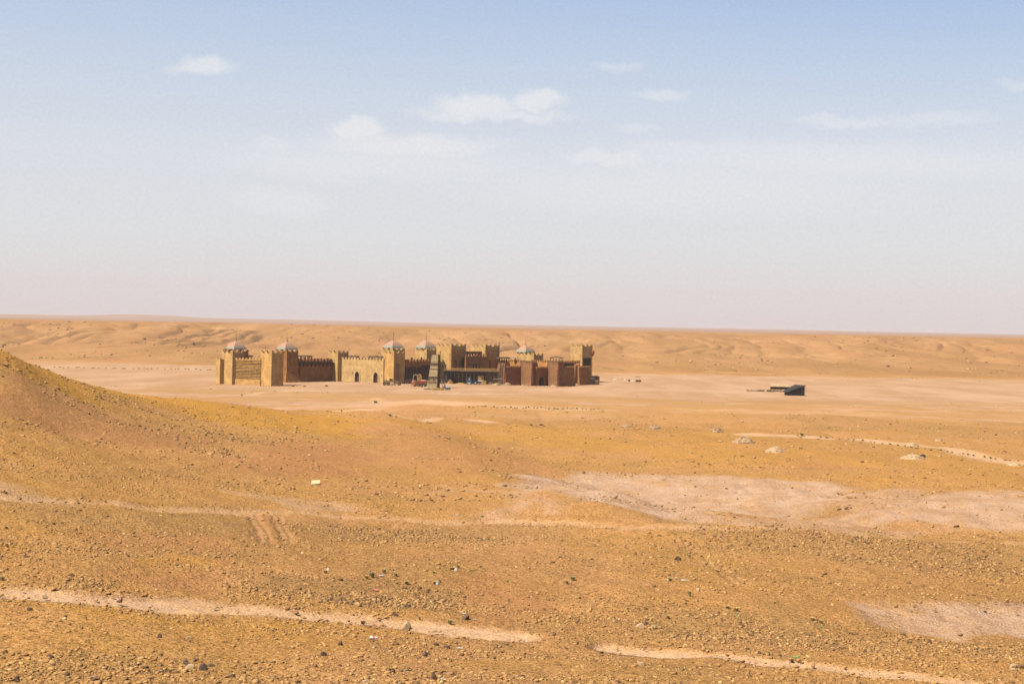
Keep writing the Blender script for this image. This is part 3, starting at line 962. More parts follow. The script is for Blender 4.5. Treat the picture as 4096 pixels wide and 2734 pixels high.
# ------------------------------------------------------------------ ground sheet
def build_ground():
    a1 = np.linspace(-0.44, 0.44, 620)
    a2 = np.linspace(0.44, 2 * math.pi - 0.44, 90)[1:-1]
    ang = np.concatenate([a1, a2])
    r = [1.0]
    while r[-1] < 32000:
        k = 1.02
        if r[-1] > 28:
            k = 1.0065
        if r[-1] > 1050:
            k = 1.0028
        if r[-1] > 1750:
            k = 1.008
        if r[-1] > 3000:
            k = 1.03
        r.append(r[-1] * k)
    r = np.array(r)
    na, nr = len(ang), len(r)
    A, Rr = np.meshgrid(ang, r)
    x = (Rr * np.sin(A)).ravel()
    y = (Rr * np.cos(A)).ravel()
    z = ground_z(x, y)
    mk = masks(x, y)
    z = z + mk['pale'] * (0.30 * fbm(x / 2.6, y / 4.5, 4, 95) - 0.25 * (1 - np.abs(2 * vnoise(x / 7 + vnoise(x / 5, y / 5, 96), y / 12, 97) - 1)) ** 4)
    # ruts pressed into the roads
    z = z - 0.10 * mk['rut'] * (1 - sstep(np.hypot(x, y), 120, 200)) - 0.06 * mk['road'] * (1 - sstep(np.hypot(x, y), 250, 400))
    x = np.append(x, 0)
    y = np.append(y, 0)
    z = np.append(z, ground_z(0, 0.5))
    me = bpy.data.meshes.new('ground')
    i = np.arange(nr - 1)[:, None] * na
    j = np.arange(na)[None, :]
    jn = (j + 1) % na
    q = np.stack([i + j, i + na + j, i + na + jn, i + jn], -1).reshape(-1, 4)
    tri = np.stack([np.full(na, nr * na), np.arange(na), (np.arange(na) + 1) % na], -1)
    nv = nr * na + 1
    me.vertices.add(nv)
    me.vertices.foreach_set('co', np.stack([x, y, z], -1).astype(np.float32).ravel())
    nl = q.size + tri.size
    me.loops.add(nl)
    me.loops.foreach_set('vertex_index', np.concatenate([q.ravel(), tri.ravel()]).astype(np.int32))
    me.polygons.add(len(q) + len(tri))
    st = np.concatenate([np.arange(len(q)) * 4, q.size + np.arange(len(tri)) * 3])
    me.polygons.foreach_set('loop_start', st.astype(np.int32))
    me.polygons.foreach_set('use_smooth', np.ones(len(st), bool))
    me.update(calc_edges=True)
    d, t, th = polar(x[:-1], y[:-1])
    rimd = d + 70 * fbm(x[:-1] / 420, y[:-1] / 900, 3, 5)
    mk['rim'] = sstep(rimd, 1400, 1450) * (1 - sstep(rimd, 1500, 1530)) * sstep(t + 0.12 * fbm(x[:-1] / 200, y[:-1] / 500, 3, 50), -0.08, 0.1)
    for k, v in mk.items():
        a = me.attributes.new(k, 'FLOAT', 'POINT')
        a.data.foreach_set('value', np.append(v, 0).astype(np.float32))
    me.materials.append(M_GROUND)
    # make sure the sheet faces up
    if me.polygons[1000].normal.z < 0:
        me.flip_normals()
    o = bpy.data.objects.new('ground', me)
    COL.objects.link(o)
    vadd(o, 'ochre stony desert hillside running down to the plain and the far escarpment', 'ground', kind='structure')
    return o


build_ground()

# ------------------------------------------------------------------ loose stones (uncountable): one mesh
_phi = (1 + 5 ** 0.5) / 2
ICO_V = np.array([(-1, _phi, 0), (1, _phi, 0), (-1, -_phi, 0), (1, -_phi, 0), (0, -1, _phi), (0, 1, _phi), (0, -1, -_phi), (0, 1, -_phi),
                  (_phi, 0, -1), (_phi, 0, 1), (-_phi, 0, -1), (-_phi, 0, 1)]) / math.hypot(1, _phi)
ICO_F = np.array([(0, 11, 5), (0, 5, 1), (0, 1, 7), (0, 7, 10), (0, 10, 11), (1, 5, 9), (5, 11, 4), (11, 10, 2), (10, 7, 6), (7, 1, 8),
                  (3, 9, 4), (3, 4, 2), (3, 2, 6), (3, 6, 8), (3, 8, 9), (4, 9, 5), (2, 4, 11), (6, 2, 10), (8, 6, 7), (9, 8, 1)])


def subdiv(V, F):
    V = [tuple(v) for v in V]
    mp = {}
    out = []

    def mid(a, b):
        k = (min(a, b), max(a, b))
        if k not in mp:
            p = (np.array(V[a]) + np.array(V[b])) / 2
            p /= np.linalg.norm(p)
            V.append(tuple(p))
            mp[k] = len(V) - 1
        return mp[k]
    for a, b, c in F:
        x, y, z = mid(a, b), mid(b, c), mid(c, a)
        out += [(a, x, z), (b, y, x), (c, z, y), (x, y, z)]
    return np.array(V), np.array(out)


def scatter_mesh(name, X, Y, S, tone, flat, seed, mat, fine=False, label='', cat='', zoff=None):
    r = np.random.RandomState(seed)
    BV, BF = (ICO_V, ICO_F) if not fine else subdiv(ICO_V, ICO_F)
    K = 24
    bases = []
    for k in range(K):
        v = BV * (1 + r.uniform(-0.28, 0.28, (len(BV), 1)))
        # cut planes give stones flat facets
        for _ in range(4):
            nn = r.normal(size=3)
            nn /= np.linalg.norm(nn)
            dd = r.uniform(0.45, 0.8)
            o = v @ nn - dd
            v = v - np.outer(np.maximum(o, 0), nn)
        bases.append(v)
    bases = np.array(bases)
    N = len(X)
    idx = r.randint(0, K, N)
    V = bases[idx].copy()
    sx_ = S * r.uniform(0.8, 1.35, N)
    sy_ = S * r.uniform(0.55, 1.0, N)
    sz_ = S * flat * r.uniform(0.6, 1.2, N)
    V *= np.stack([sx_, sy_, sz_], -1)[:, None, :]
    tilt = r.normal(0, 0.22, N)
    c, s = np.cos(tilt), np.sin(tilt)
    vx, vz = V[:, :, 0] * c[:, None] + V[:, :, 2] * s[:, None], -V[:, :, 0] * s[:, None] + V[:, :, 2] * c[:, None]
    a = r.uniform(0, 2 * math.pi, N)
    c, s = np.cos(a)[:, None], np.sin(a)[:, None]
    wx = vx * c - V[:, :, 1] * s + X[:, None]
    wy = vx * s + V[:, :, 1] * c + Y[:, None]
    Z = ground_z(X, Y) if zoff is None else zoff
    wz = vz + (Z + sz_ * 0.25)[:, None]
    nb = len(BV)
    co = np.stack([wx, wy, wz], -1).reshape(-1, 3)
    F = (BF[None, :, :] + (np.arange(N) * nb)[:, None, None]).reshape(-1, 3)
    me = bpy.data.meshes.new(name)
    me.vertices.add(len(co))
    me.vertices.foreach_set('co', co.astype(np.float32).ravel())
    me.loops.add(F.size)
    me.loops.foreach_set('vertex_index', F.astype(np.int32).ravel())
    me.polygons.add(len(F))
    me.polygons.foreach_set('loop_start', (np.arange(len(F)) * 3).astype(np.int32))
    me.update(calc_edges=True)
    at = me.attributes.new('tone', 'FLOAT', 'POINT')
    at.data.foreach_set('value', np.repeat(tone, nb).astype(np.float32))
    me.materials.append(mat)
    o = bpy.data.objects.new(name, me)
    COL.objects.link(o)
    return o


def scatter(seed, d0, d1, n, smin, smax, power=2.2, tmax=0.43):
    """n stones spread evenly over the fan between two distances, fewer on roads and pale earth"""
    r = np.random.RandomState(seed)
    d = np.sqrt(r.uniform(d0 * d0, d1 * d1, n))
    t = r.uniform(-tmax, tmax, n)
    x, y = d * t, d
    m = masks(x, y)
    cl = np.clip(fbm(x / 6.0, y / 6.0, 4, 61) * 3.0 + 0.42, 0.04, 1)
    keep = (0.32 + 0.75 * m['gravel']) * cl * (1 - 0.93 * m['road']) * (1 - 0.72 * m['pale']) * (1 - 0.55 * m['red']) * (1 - 0.98 * m['plain'])
    k = r.rand(n) < keep
    x, y = x[k], y[k]
    g = m['gravel'][k]
    N = len(x)
    S = smin + (smax - smin) * r.rand(N) ** power
    tone = np.clip(0.50 + r.normal(0, 0.15, N), 0, 1)
    dk = r.rand(N) < (0.10 + 0.22 * g)
    tone = np.where(dk, r.uniform(0, 0.28, N), tone)
    return x, y, S, tone


parts = [scatter(11, 30, 62, 120000, 0.026, 0.125, 4.5),
         scatter(12, 58, 110, 130000, 0.034, 0.15, 4.5),
         scatter(13, 105, 200, 90000, 0.05, 0.26, 5),
         scatter(14, 190, 360, 30000, 0.10, 0.40, 4.5)]
X, Y, S, T = [np.concatenate(a) for a in zip(*parts)]
gv = scatter_mesh('gravel', X, Y, S, T, 0.5, 5, M_SCREE)
vadd(gv, 'small tan and dark brown stones strewn over the near slopes', 'gravel', kind='stuff')

r_ = np.random.RandomState(77)
n_ = 5200
d_ = np.sqrt(r_.uniform(860.0 ** 2, 1560.0 ** 2, n_))
t_ = r_.uniform(-0.43, 0.43, n_)
k_ = r_.rand(n_) < np.clip(fbm(d_ * t_ / 60, d_ / 90, 3, 99) * 2.5 + 0.35, 0.05, 1)
d_, t_ = d_[k_], t_[k_]
s_ = 0.35 + 1.5 * r_.rand(len(d_)) ** 4
tn = np.where(r_.rand(len(d_)) < 0.45, r_.uniform(0.02, 0.25, len(d_)), r_.uniform(0.3, 0.75, len(d_)))
bo = scatter_mesh('boulder_field', d_ * t_, d_, s_, tn, 0.6, 8, M_SCREE)
vadd(bo, 'far scattered boulders dotting the escarpment behind the fort', 'boulders', kind='stuff')
xs_, ys_ = [], []
for (ua, Ya, ub, Yb) in ((870, 562, 1040, 556), (1040, 556, 1085, 552), (1085, 553, 1135, 556), (1190, 596, 1350, 611), (1366, 609, 1533, 599), (1640, 598, 1770, 606),
                         (2020, 601, 2087, 606), (2087, 602, 2145, 601), (2195, 600, 2250, 601), (2250, 602, 2360, 620)):
    f_ = r_.rand(90)
    pa, pb = P(ua, Ya), P(ub, Yb)
    xs_.append(pa.x + (pb.x - pa.x) * f_ + r_.normal(0, 0.3, 90))
    ys_.append(pa.y + (pb.y - pa.y) * f_ - np.abs(r_.normal(0, 0.9, 90)))
xs_, ys_ = np.concatenate(xs_), np.concatenate(ys_)
rb_ = scatter_mesh('fallen_stones', xs_, ys_, 0.08 + 0.3 * r_.rand(len(xs_)) ** 3, r_.uniform(0.2, 0.9, len(xs_)), 0.6, 10, M_SCREE)
vadd(rb_, 'crumbled stones lying along the foot of the fort walls', 'stones', kind='stuff')
n_ = 5200
d_ = np.concatenate([np.sqrt(r_.uniform(280.0 ** 2, 540.0 ** 2, 2200)), r_.uniform(770, 1080, 3000)])
t_ = r_.uniform(-0.43, 0.43, n_)
k_ = r_.rand(n_) < np.clip(fbm(d_ * t_ / 90, d_ / 30, 3, 100) * 4.0 + 0.0, 0.0, 1)
d_, t_ = d_[k_], t_[k_]
s_ = (0.12 + 0.42 * r_.rand(len(d_)) ** 2) * np.where(d_ > 700, 1.3, 0.8)
sb = scatter_mesh('scrub', d_ * t_, d_, s_, r_.rand(len(d_)), 0.8, 9, simple('olive_scrub', (0.36, 0.33, 0.13), (0.5, 0.40, 0.18), 1.0))
vadd(sb, 'faint olive desert scrub dotted over the flats before and behind the fort', 'scrub', kind='stuff')

# ------------------------------------------------------------------ fort: towers and walls
def base_pt(u, Y):
    p = P(u, Y)
    p.z = gz(p.x, p.y)
    return p


def arch_top(xr, w, rise, pointed):
    """height of the arch above its springing at |x| = xr"""
    q = min(abs(xr) / w, 1)
    if pointed:
        R = (w * w + rise * rise) / (2 * w)
        return math.sqrt(max(R * R - (q * w + R - w) ** 2, 0))
    return rise * math.sqrt(max(1 - q * q, 0))


def wall_with_openings(mb, L, z0, z1, y0, y1, ops, x_start=0.0):
    """ops: (centre, half width, sill, spring, rise, pointed)"""
    x = x_start
    for (c, hw, sill, spring, rise, ptd) in sorted(ops):
        if c - hw > x + 1e-4:
            mb.box(x, c - hw, y0, y1, z0, z1)
        if sill > z0:
            mb.box(c - hw, c + hw, y0, y1, z0, sill)
        n = 10 if rise > 0 else 1
        for k in range(n):
            xa = -hw + 2 * hw * k / n
            xb = -hw + 2 * hw * (k + 1) / n
            za = spring + (arch_top(xa, hw, rise, ptd) if rise > 0 else 0)
            zb = spring + (arch_top(xb, hw, rise, ptd) if rise > 0 else 0)
            mb.hexa([(c + xa, y0, za), (c + xb, y0, zb), (c + xb, y1, zb), (c + xa, y1, za),
                     (c + xa, y0, z1), (c + xb, y0, z1), (c + xb, y1, z1), (c + xa, y1, z1)])
        x = c + hw
    if x < x_start + L:
        mb.box(x, x_start + L, y0, y1, z0, z1)


def arch_ring(mb, c, hw, z0, spring, rise, ptd, wdt, y0, y1):
    """frame round an opening"""
    mb.box(c - hw - wdt, c - hw, y0, y1, z0, spring)
    mb.box(c + hw, c + hw + wdt, y0, y1, z0, spring)
    n = 10
    hw2, rise2 = hw + wdt, rise + wdt
    for k in range(n):
        a0, a1 = -1 + 2 * k / n, -1 + 2 * (k + 1) / n
        i0 = spring + arch_top(a0 * hw, hw, rise, ptd)
        i1 = spring + arch_top(a1 * hw, hw, rise, ptd)
        o0 = spring + arch_top(a0 * hw2, hw2, rise2, ptd)
        o1 = spring + arch_top(a1 * hw2, hw2, rise2, ptd)
        mb.hexa([(c + a0 * hw, y0, i0), (c + a1 * hw, y0, i1), (c + a1 * hw, y1, i1), (c + a0 * hw, y1, i0),
                 (c + a0 * hw2, y0, o0), (c + a1 * hw2, y0, o1), (c + a1 * hw2, y1, o1), (c + a0 * hw2, y1, o0)])


def side_merlons(mb, axis, L, off, th, z, mids, step, sw, start):
    """stepped merlons on one side; axis 'x' or 'y'; off = coordinate across"""
    wr = random.Random(int(L * 100) + int(off * 10))

    def bx(a, b, z0, z1):
        z1 = z1 + wr.uniform(-0.09, 0.04)
        a, b = max(a, start), min(b, L - start)
        if b - a < 0.02:
            return
        if axis == 'x':
            mb.box(a, b, off, off + th, z0, z1)
        else:
            mb.box(off, off + th, a, b, z0, z1)
    for k in range(3):
        wd = sw * (3 - k)
        bx(0, wd, z + k * step, z + (k + 1) * step)
        bx(L - wd, L, z + k * step, z + (k + 1) * step)
    for i in range(mids):
        c = L * (i + 1) / (mids + 1)
        for k in range(3):
            wd = sw * (2.6 - k) * 0.62
            bx(c - wd, c + wd, z + k * step, z + (k + 1) * step)


def tower(uL, uC, uR, Y, v_top, label, mat=M_STONE, mids=1, merlon=1.3, name='fort_tower', group='square towers of the desert fort',
          flare=0.0, dome=None, blind=False, v_bot=None, holes=()):
    """square tower on the diagonal grid; nearest corner at column uC, distance Y; v_top = photo row of the merlon tips"""
    N = base_pt(uC, Y)
    s2 = math.sqrt(0.5)
    tR, tL = tanx(uR, Y + 4), tanx(uL, Y + 4)
    a = (tR * Y - N.x) / (s2 * (1 - tR))
    b = (N.x - tL * Y) / (s2 * (1 + tL))
    ztop = zt(uC, v_top, Y) - N.z
    step = merlon / 3
    zp = ztop - merlon
    t = thing(name, label, 'tower', N, math.radians(45), group)
    m = MB()
    z0 = -1.0
    if v_bot is not None:
        z0 = zt(uC, v_bot, Y) - N.z
    deck = zp - 1.0
    if flare:
        zf = zp * 0.42
        m.frus(0, a, 0, b, z0, zf, flare)
        m.box(0, a, 0, b, zf, deck)
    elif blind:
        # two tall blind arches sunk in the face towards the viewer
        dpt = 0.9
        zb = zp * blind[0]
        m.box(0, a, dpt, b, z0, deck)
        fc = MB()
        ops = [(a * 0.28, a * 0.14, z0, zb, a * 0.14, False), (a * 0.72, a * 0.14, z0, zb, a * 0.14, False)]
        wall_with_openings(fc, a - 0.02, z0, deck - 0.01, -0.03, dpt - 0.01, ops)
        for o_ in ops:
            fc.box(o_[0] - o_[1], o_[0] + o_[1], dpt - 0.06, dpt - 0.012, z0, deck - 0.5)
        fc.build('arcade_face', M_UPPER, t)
    else:
        m.box(0, a, 0, b, z0, deck)
    m.build('wall', mat, t, jit=0.0)
    for (hx, hz, hw_, hh_) in holes:
        h = MB()
        h.box(a * hx - hw_, a * hx + hw_, -0.03, 0.2, hz, hz + hh_)
        h.build('window', M_DARK, t)
    p = MB()
    th = 0.5
    p.box(0, a, 0, th, deck, zp)
    p.box(0, a, b - th, b, deck, zp)
    p.box(0, th, th, b - th, deck, zp)
    p.box(a - th, a, th, b - th, deck, zp)
    sw = min(a, b) * (0.10 if mids > 1 else 0.115)
    side_merlons(p, 'x', a, 0, th, zp, mids, step, sw, 0)
    side_merlons(p, 'x', a, b - th, th, zp, mids, step, sw, 0)
    side_merlons(p, 'y', b, 0, th, zp, mids, step, sw, th)
    side_merlons(p, 'y', b, a - th, th, zp, mids, step, sw, th)
    p.build('battlements', mat, t)
    if dome:
        hw, v0, v1, vf = dome
        half = hw / FPX * (Y + 4) * s2
        yc = Y + 4
        zd = zt(uC, v0, yc) - N.z
        za = zt(uC, v1, yc) - N.z
        zf = zt(uC, vf, yc) - N.z
        cx_, cy_ = a / 2, b / 2
        vs, fs = [], []
        R = 12
        sub = 4
        for k in range(R + 1):
            q = k / R
            wd = half * (1 - q ** 1.6) ** 0.8
            if k == R:
                wd = 0.02
            z = (za - zd) * q
            for (ax, ay, bx_, by_) in ((-1, -1, 1, -1), (1, -1, 1, 1), (1, 1, -1, 1), (-1, 1, -1, -1)):
                for j in range(sub):
                    f = j / sub
                    vs.append((wd * (ax + (bx_ - ax) * f), wd * (ay + (by_ - ay) * f), z))
        n = 4 * sub
        for k in range(R):
            for j in range(n):
                fs.append((k * n + j, k * n + (j + 1) % n, (k + 1) * n + (j + 1) % n, (k + 1) * n + j))
        fs.append(tuple(range(n - 1, -1, -1)))
        dm = MB().add(vs, fs)
        do = dm.build('dome', M_DOME, t)
        do.location = (cx_, cy_, zd)
        fm = MB()
        h = zf - za
        fm.cyl((0, 0, za - zd - 0.1), (0, 0, za - zd + h), 0.10, 0.05, 8)
        fm.cyl((0, 0, za - zd - 0.25), (0, 0, za - zd + 0.35), 0.42, 0.12, 8)
        fm.ball((0, 0, za - zd + h * 0.25), 0.18)
        fo = fm.build('finial', M_POLE, do)
        for (ix, iy) in ((0.06, 0.06), (0.94, 0.06), (0.06, 0.94), (0.94, 0.94), (0.5, 0.06), (0.06, 0.5), (0.5, 0.94), (0.94, 0.5)):
            sp = MB()
            px, py = a * ix, b * iy
            sp.bar((px, py, deck), (px, py, zd + 0.1), 0.22)
            for dx, dy in ((0.8, 0), (-0.8, 0), (0, 0.8), (0, -0.8)):
                qx, qy = px + dx, py + dy
                if abs(qx - cx_) < half and abs(qy - cy_) < half:
                    sp.bar((px, py, zd - 0.85), (qx, qy, zd + 0.06), 0.14)
            sp.build('support', M_DWOOD, t)
    return t, a, b, zp, N


def merlon_run(mb, p0, p1, z, wd, gap, h, th, cap=False):
    p0, p1 = Vector(p0), Vector(p1)
    L = (p1 - p0).length
    d = (p1 - p0) / L
    nrm = Vector((-d.y, d.x))
    n = max(1, int((L + gap) / (wd + gap)))
    g = (L - n * wd) / max(n - 1, 1) if n > 1 else 0
    for i in range(n):
        a = p0 + d * (i * (wd + g))
        b = a + d * wd
        c, e = b + nrm * th, a + nrm * th
        hh = h * (1 + 0.12 * math.sin(i * 2.7 + z))
        mb.hexa([(a.x, a.y, z), (b.x, b.y, z), (c.x, c.y, z), (e.x, e.y, z), (a.x, a.y, z + hh), (b.x, b.y, z + hh), (c.x, c.y, z + hh), (e.x, e.y, z + hh)])


def wall(u0, Y0, u1, Y1, v_top, label, mat=M_MUD, th=1.2, merlon=0.85, mw=0.9, gap=0.75, ops=(), flare=0.0, v_bot=None,
         name='curtain_wall', group='curtain walls of the desert fort', inset_floor=True, step_top=False):
    """wall from column u0 to u1 (left to right as seen); outward side faces the viewer. ops: (u, half width px, v_sill, v_spring, v_apex, pointed, label)"""
    A, B = base_pt(u0, Y0), base_pt(u1, Y1)
    L = (B.xy - A.xy).length
    rz = math.atan2(B.y - A.y, B.x - A.x)
    t = thing(name, label, 'wall', A, rz, group)
    Ym = (Y0 + Y1) / 2
    ztop = zt((u0 + u1) / 2, v_top, Ym) - A.z
    zp = ztop - merlon
    z0 = -1.0 if v_bot is None else zt((u0 + u1) / 2, v_bot, Ym) - A.z
    oo = []
    for o in ops:
        uc, hwp, vs_, vsp, va, ptd = o[:6]
        f = (uc - u0) / (u1 - u0)
        Yc = Y0 + (Y1 - Y0) * f
        c = L * f
        hw = hwp / FPX * Yc * L / (abs(B.x - A.x) + 1e-6)
        sill = -1.0 if vs_ is None else zt(uc, vs_, Yc) - A.z
        sp = zt(uc, vsp, Yc) - A.z
        rise = zt(uc, va, Yc) - A.z - sp
        if rise < 0.05:
            rise = 0
        oo.append((c, hw, sill, sp, rise, ptd))
    m = MB()
    if flare and not oo:
        m.hexa([(-flare * 0.5, -flare, z0), (L + flare * 0.7, -flare, z0), (L + flare * 0.3, th, z0), (0, th, z0), (0, 0, zp), (L, 0, zp), (L, th, zp), (0, th, zp)])
    else:
        wall_with_openings(m, L, z0, zp, 0, th, oo)
    m.build('wall', mat, t)
    if merlon > 0:
        p = MB()
        merlon_run(p, (0.0, 0), (L, 0), zp, mw, gap, merlon, min(th - 0.1, 0.85))
        p.build('battlements', mat, t)
    return t, A, L, rz, zp, oo


# --- front left bastion
tower(862, 879, 903, 566.5, 1431, 'low square stone block at the far left end of the fort', M_STONE, merlon=0.5, mids=0, group=None)
t1 = tower(885, 928, 975, 563.5, 1400, 'tan stone tower at the left front corner of the fort', M_STONE, holes=())[0]
t2 = tower(1040.6, 1084.5, 1132.7, 556, 1402, 'tan stone tower right of the timber slatted bay, nearest to the viewer', M_GOLD)[0]

# timber bay between the two front towers
A, B = base_pt(939.5, 564.2), base_pt(1040.8, 560.5)
L = (B.xy - A.xy).length
rz = math.atan2(B.y - A.y, B.x - A.x)
bay = thing('timber_bay', 'open wall of horizontal orange timbers over a stone footing', 'wall', A, rz)
zb0 = zt(990, 1517, 562) - A.z
zb1 = zt(990, 1441, 562) - A.z
MB().box(0, L, 0, 0.8, -1, zb0).build('stone_footing', M_GOLD, bay)
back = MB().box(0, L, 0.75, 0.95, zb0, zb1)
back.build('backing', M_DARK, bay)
pl = MB()
rr = random.Random(3)
z = zb0 + 0.08
while z < zb1 - 0.1:
    hgt = rr.choice((0.20, 0.26, 0.34))
    seg = 0.0
    while seg < L - 0.1:
        ln = rr.uniform(3, 7)
        e = min(seg + ln, L)
        y = rr.uniform(0.12, 0.3)
        pl.box(seg, e - 0.02, y, y + 0.16, z, z + hgt)
        seg = e
    z += hgt + rr.uniform(0.24, 0.40)
pl.build('timber', M_PLANK, bay)
ps = MB()
for k in range(6):
    ps.box(k * (L - 0.25) / 5, k * (L - 0.25) / 5 + 0.22, 0.32, 0.5, zb0, zb1)
ps.build('post', M_DWOOD, bay)
ct = MB().box(0, L, 0, 0.8, zb1, zb1 + 0.45)
ct.box(0.2, L - 0.2, 2.2, 2.6, zb1 - 0.5, zb1 + 0.2)
merlon_run(ct, (0.1, 0), (L - 0.1, 0), zb1 + 0.45, 0.75, 0.7, 0.5, 0.6)
ct.build('battlements', M_GOLD, bay)
dr = MB().box(-1.5, -0.1, 0.35, 0.6, 0, 2.0)
dr.build('doorway', M_DARK, bay)

# --- domed towers behind
tower(893, 948, 992, 583, 1397, 'domed tower behind the left front corner tower, leftmost dome', M_MUD, group='domed towers of the fort', dome=(43, 1396, 1362, 1327), merlon=1.2)
tower(1100, 1145.7, 1191, 594, 1399, 'domed brown tower between the near stone tower and the wooden walkway', M_MUD, group='domed towers of the fort', flare=1.3, dome=(43, 1397, 1364.5, 1330), merlon=1.2)

# --- dark wall with timber walkway
t3w, A, L, rz, zp, _ = wall(1189, 599.5, 1351, 615.8, 1433, 'shaded mud wall carrying a bracketed wooden walkway', M_MUD, merlon=1.0, mw=1.0, gap=0.75)
zd = zt(1270, 1449, 606) - A.z
MB().box(0.1, L - 0.2, -1.5, -0.003, zd - 0.2, zd).build('walkway_deck', M_DWOOD, t3w)
for k in range(10):
    x = 0.9 + k * (L - 1.6) / 9.6
    b_ = MB()
    b_.bar((x, -0.05, zd - 1.7), (x, -1.4, zd - 0.22), 0.28)
    b_.bar((x, -0.08, zd - 1.8), (x, -0.08, zd - 0.22), 0.22)
    b_.bar((x, -0.1, zd - 0.36), (x, -1.5, zd - 0.36), 0.22)
    b_.build('bracket', M_DWOOD, t3w)
rl = MB()
rl.bar((0.1, -1.4, zd + 0.95), (L - 0.2, -1.4, zd + 0.95), 0.09)
rl.bar((0.1, -1.4, zd + 0.5), (L - 0.2, -1.4, zd + 0.5), 0.07)
for k in range(12):
    x = 0.2 + k * (L - 0.6) / 11
    rl.bar((x, -1.4, zd), (x, -1.4, zd + 1.0), 0.1)
rl.build('railing', M_WOOD, t3w)
stp = MB()
for k in range(13):
    x0 = 0.3 + k * 0.42
    stp.box(x0, x0 + 0.42, -1.6, -0.004, -0.5, 5.6 - k * 0.42)
stp.build('staircase', M_MUD, t3w)
chm = MB().box(L * 0.862, L * 0.862 + 0.6, 0.1, 0.7, zp, zp + 2.6)
chm.build('post', M_DWOOD, t3w)

# --- corner tower and gate wall with two pointed doors
tower(1312, 1349.6, 1392, 611, 1402, 'square tower between the walkway wall and the two-door wall', M_STONE)
gw, A, L, rz, zp, oo = wall(1366, 612, 1533, 603.5, 1430, 'sunlit pale stone wall with two pointed doorways', M_PALE, merlon=0.8, mw=0.8, gap=0.65,
                            ops=[(1428.6, 9.4, None, 1500, 1484.5, True), (1502.8, 9.4, None, 1503, 1487.5, True)])
for (c, hw, sill, sp, rise, ptd) in oo:
    fr = MB()
    arch_ring(fr, c, hw, -0.5, sp, rise, ptd, 0.42, -0.18, 0.35)
    f = fr.build('door_frame', simple('pale_plaster', (0.68, 0.50, 0.27), (0.58, 0.4, 0.2), 2), gw)
    d = MB()
    wall_with_openings(d, 2 * hw + 0.4, -0.5, sp + rise + 0.2, 0.85, 1.05, [], x_start=c - hw - 0.2)
    d.build('door', M_DWOOD, gw)
    d2 = MB()
    for k in range(7):
        xx = c - hw + 0.1 + k * (2 * hw - 0.4) / 6
        d2.box(xx, xx + 0.22, 0.78, 0.848, -0.4, sp + rise)
    d2.build('door_planks', M_REED, gw)
for (fx, fz) in ((0.255, 4.2), (0.955, 3.6)):
    nb_ = MB().box(L * fx, L * fx + 0.3, -0.06, 0.02, fz - 0.8, fz + 0.1)
    nb_.build('niche', M_DWOOD, gw)

# --- tower pair in the middle
tower(1532, 1573.7, 1617.8, 599.5, 1404, 'golden stone tower with the parked road grader at its foot', M_GOLD)
tower(1524, 1569.5, 1617, 609.5, 1391, 'domed tower directly behind the golden tower above the road grader', M_STONE, group='domed towers of the fort', dome=(42.5, 1390.5, 1360, 1325), merlon=1.4)
tower(1659, 1705, 1743.5, 621, 1391, 'domed tower behind the siege tower', M_STONE, group='domed towers of the fort', dome=(41, 1391.5, 1359, 1328), merlon=1.4)

# --- propped wall with open scaffold beneath
pw, A, L, rz, zp, _ = wall(1616, 604.5, 1745, 617.5, 1436, 'wall over a dark open recess full of scaffolding', M_MUD, merlon=0.75, mw=0.85, gap=0.75, v_bot=1461, th=1.0)
zr = zt(1680, 1461, 611) - A.z
MB().box(0, L, 3.5, 4.1, -1, zr + 0.3).build('recess_back', M_REED, pw)
MB().box(-0.2, L * 0.5, -0.25, -0.01, zr - 0.6, zr + 0.55).build('lintel', M_MUD, pw)
MB().box(0, L, 1.0, 4.1, zr + 0.31, zr + 0.5).build('recess_roof', M_DWOOD, pw)
for k in range(11):
    x = 0.3 + k * (L - 0.6) / 10
    MB().bar((x, 0.5, -0.5), (x, 0.5, zr), 0.22).build('post', M_WOOD if k % 3 else M_STEEL, pw)
sc = MB()
for q in range(1, 6):
    sc.bar((0, 0.42, q * zr / 6), (L, 0.42, q * zr / 6), 0.10)
for k in range(24):
    x = 0.3 + k * (L - 0.6) / 23
    sc.bar((x, 3.3, 0), (x, 3.3, zr), 0.10)
for q in range(1, 8):
    sc.bar((0, 3.2, q * zr / 8), (L, 3.2, q * zr / 8), 0.08)
sc.build('scaffold_rails', M_STEEL, pw)

# lattice scaffold on the shaded side of the golden tower
sp0 = base_pt(1576, 598.5)
sc_t = thing('scaffold', 'tall pipe scaffold lattice against the shaded side of the golden tower', 'scaffold', sp0, math.radians(45))
def scaffold(parent, L, D, H, nx, nz, w_=0.09, mat=M_STEEL, diag=True):
    for k in range(nx + 1):
        x = k * L / nx
        for y in (0, -D):
            MB().bar((x, y, -0.5), (x, y, H), w_).build('upright', mat, parent)
    for q in range(1, nz + 1):
        z = q * H / nz
        rl_ = MB()
        for y in (0, -D):
            rl_.bar((0, y, z - 0.06), (L, y, z - 0.06), w_ * 0.8)
        for k in range(nx + 1):
            rl_.bar((k * L / nx, 0.02, z - 0.06), (k * L / nx, -D - 0.02, z - 0.06), w_ * 0.7)
        rl_.build('rail', mat, parent)
    if diag:
        g = MB()
        for q in range(nz):
            x0, x1 = (0, L) if q % 2 else (L, 0)
            g.bar((x0, -D, q * H / nz), (x1, -D, (q + 1) * H / nz), w_ * 0.8)
        g.build('brace', mat, parent)
scaffold(sc_t, 2.4, 0.8, 8.6, 3, 9, 0.12)

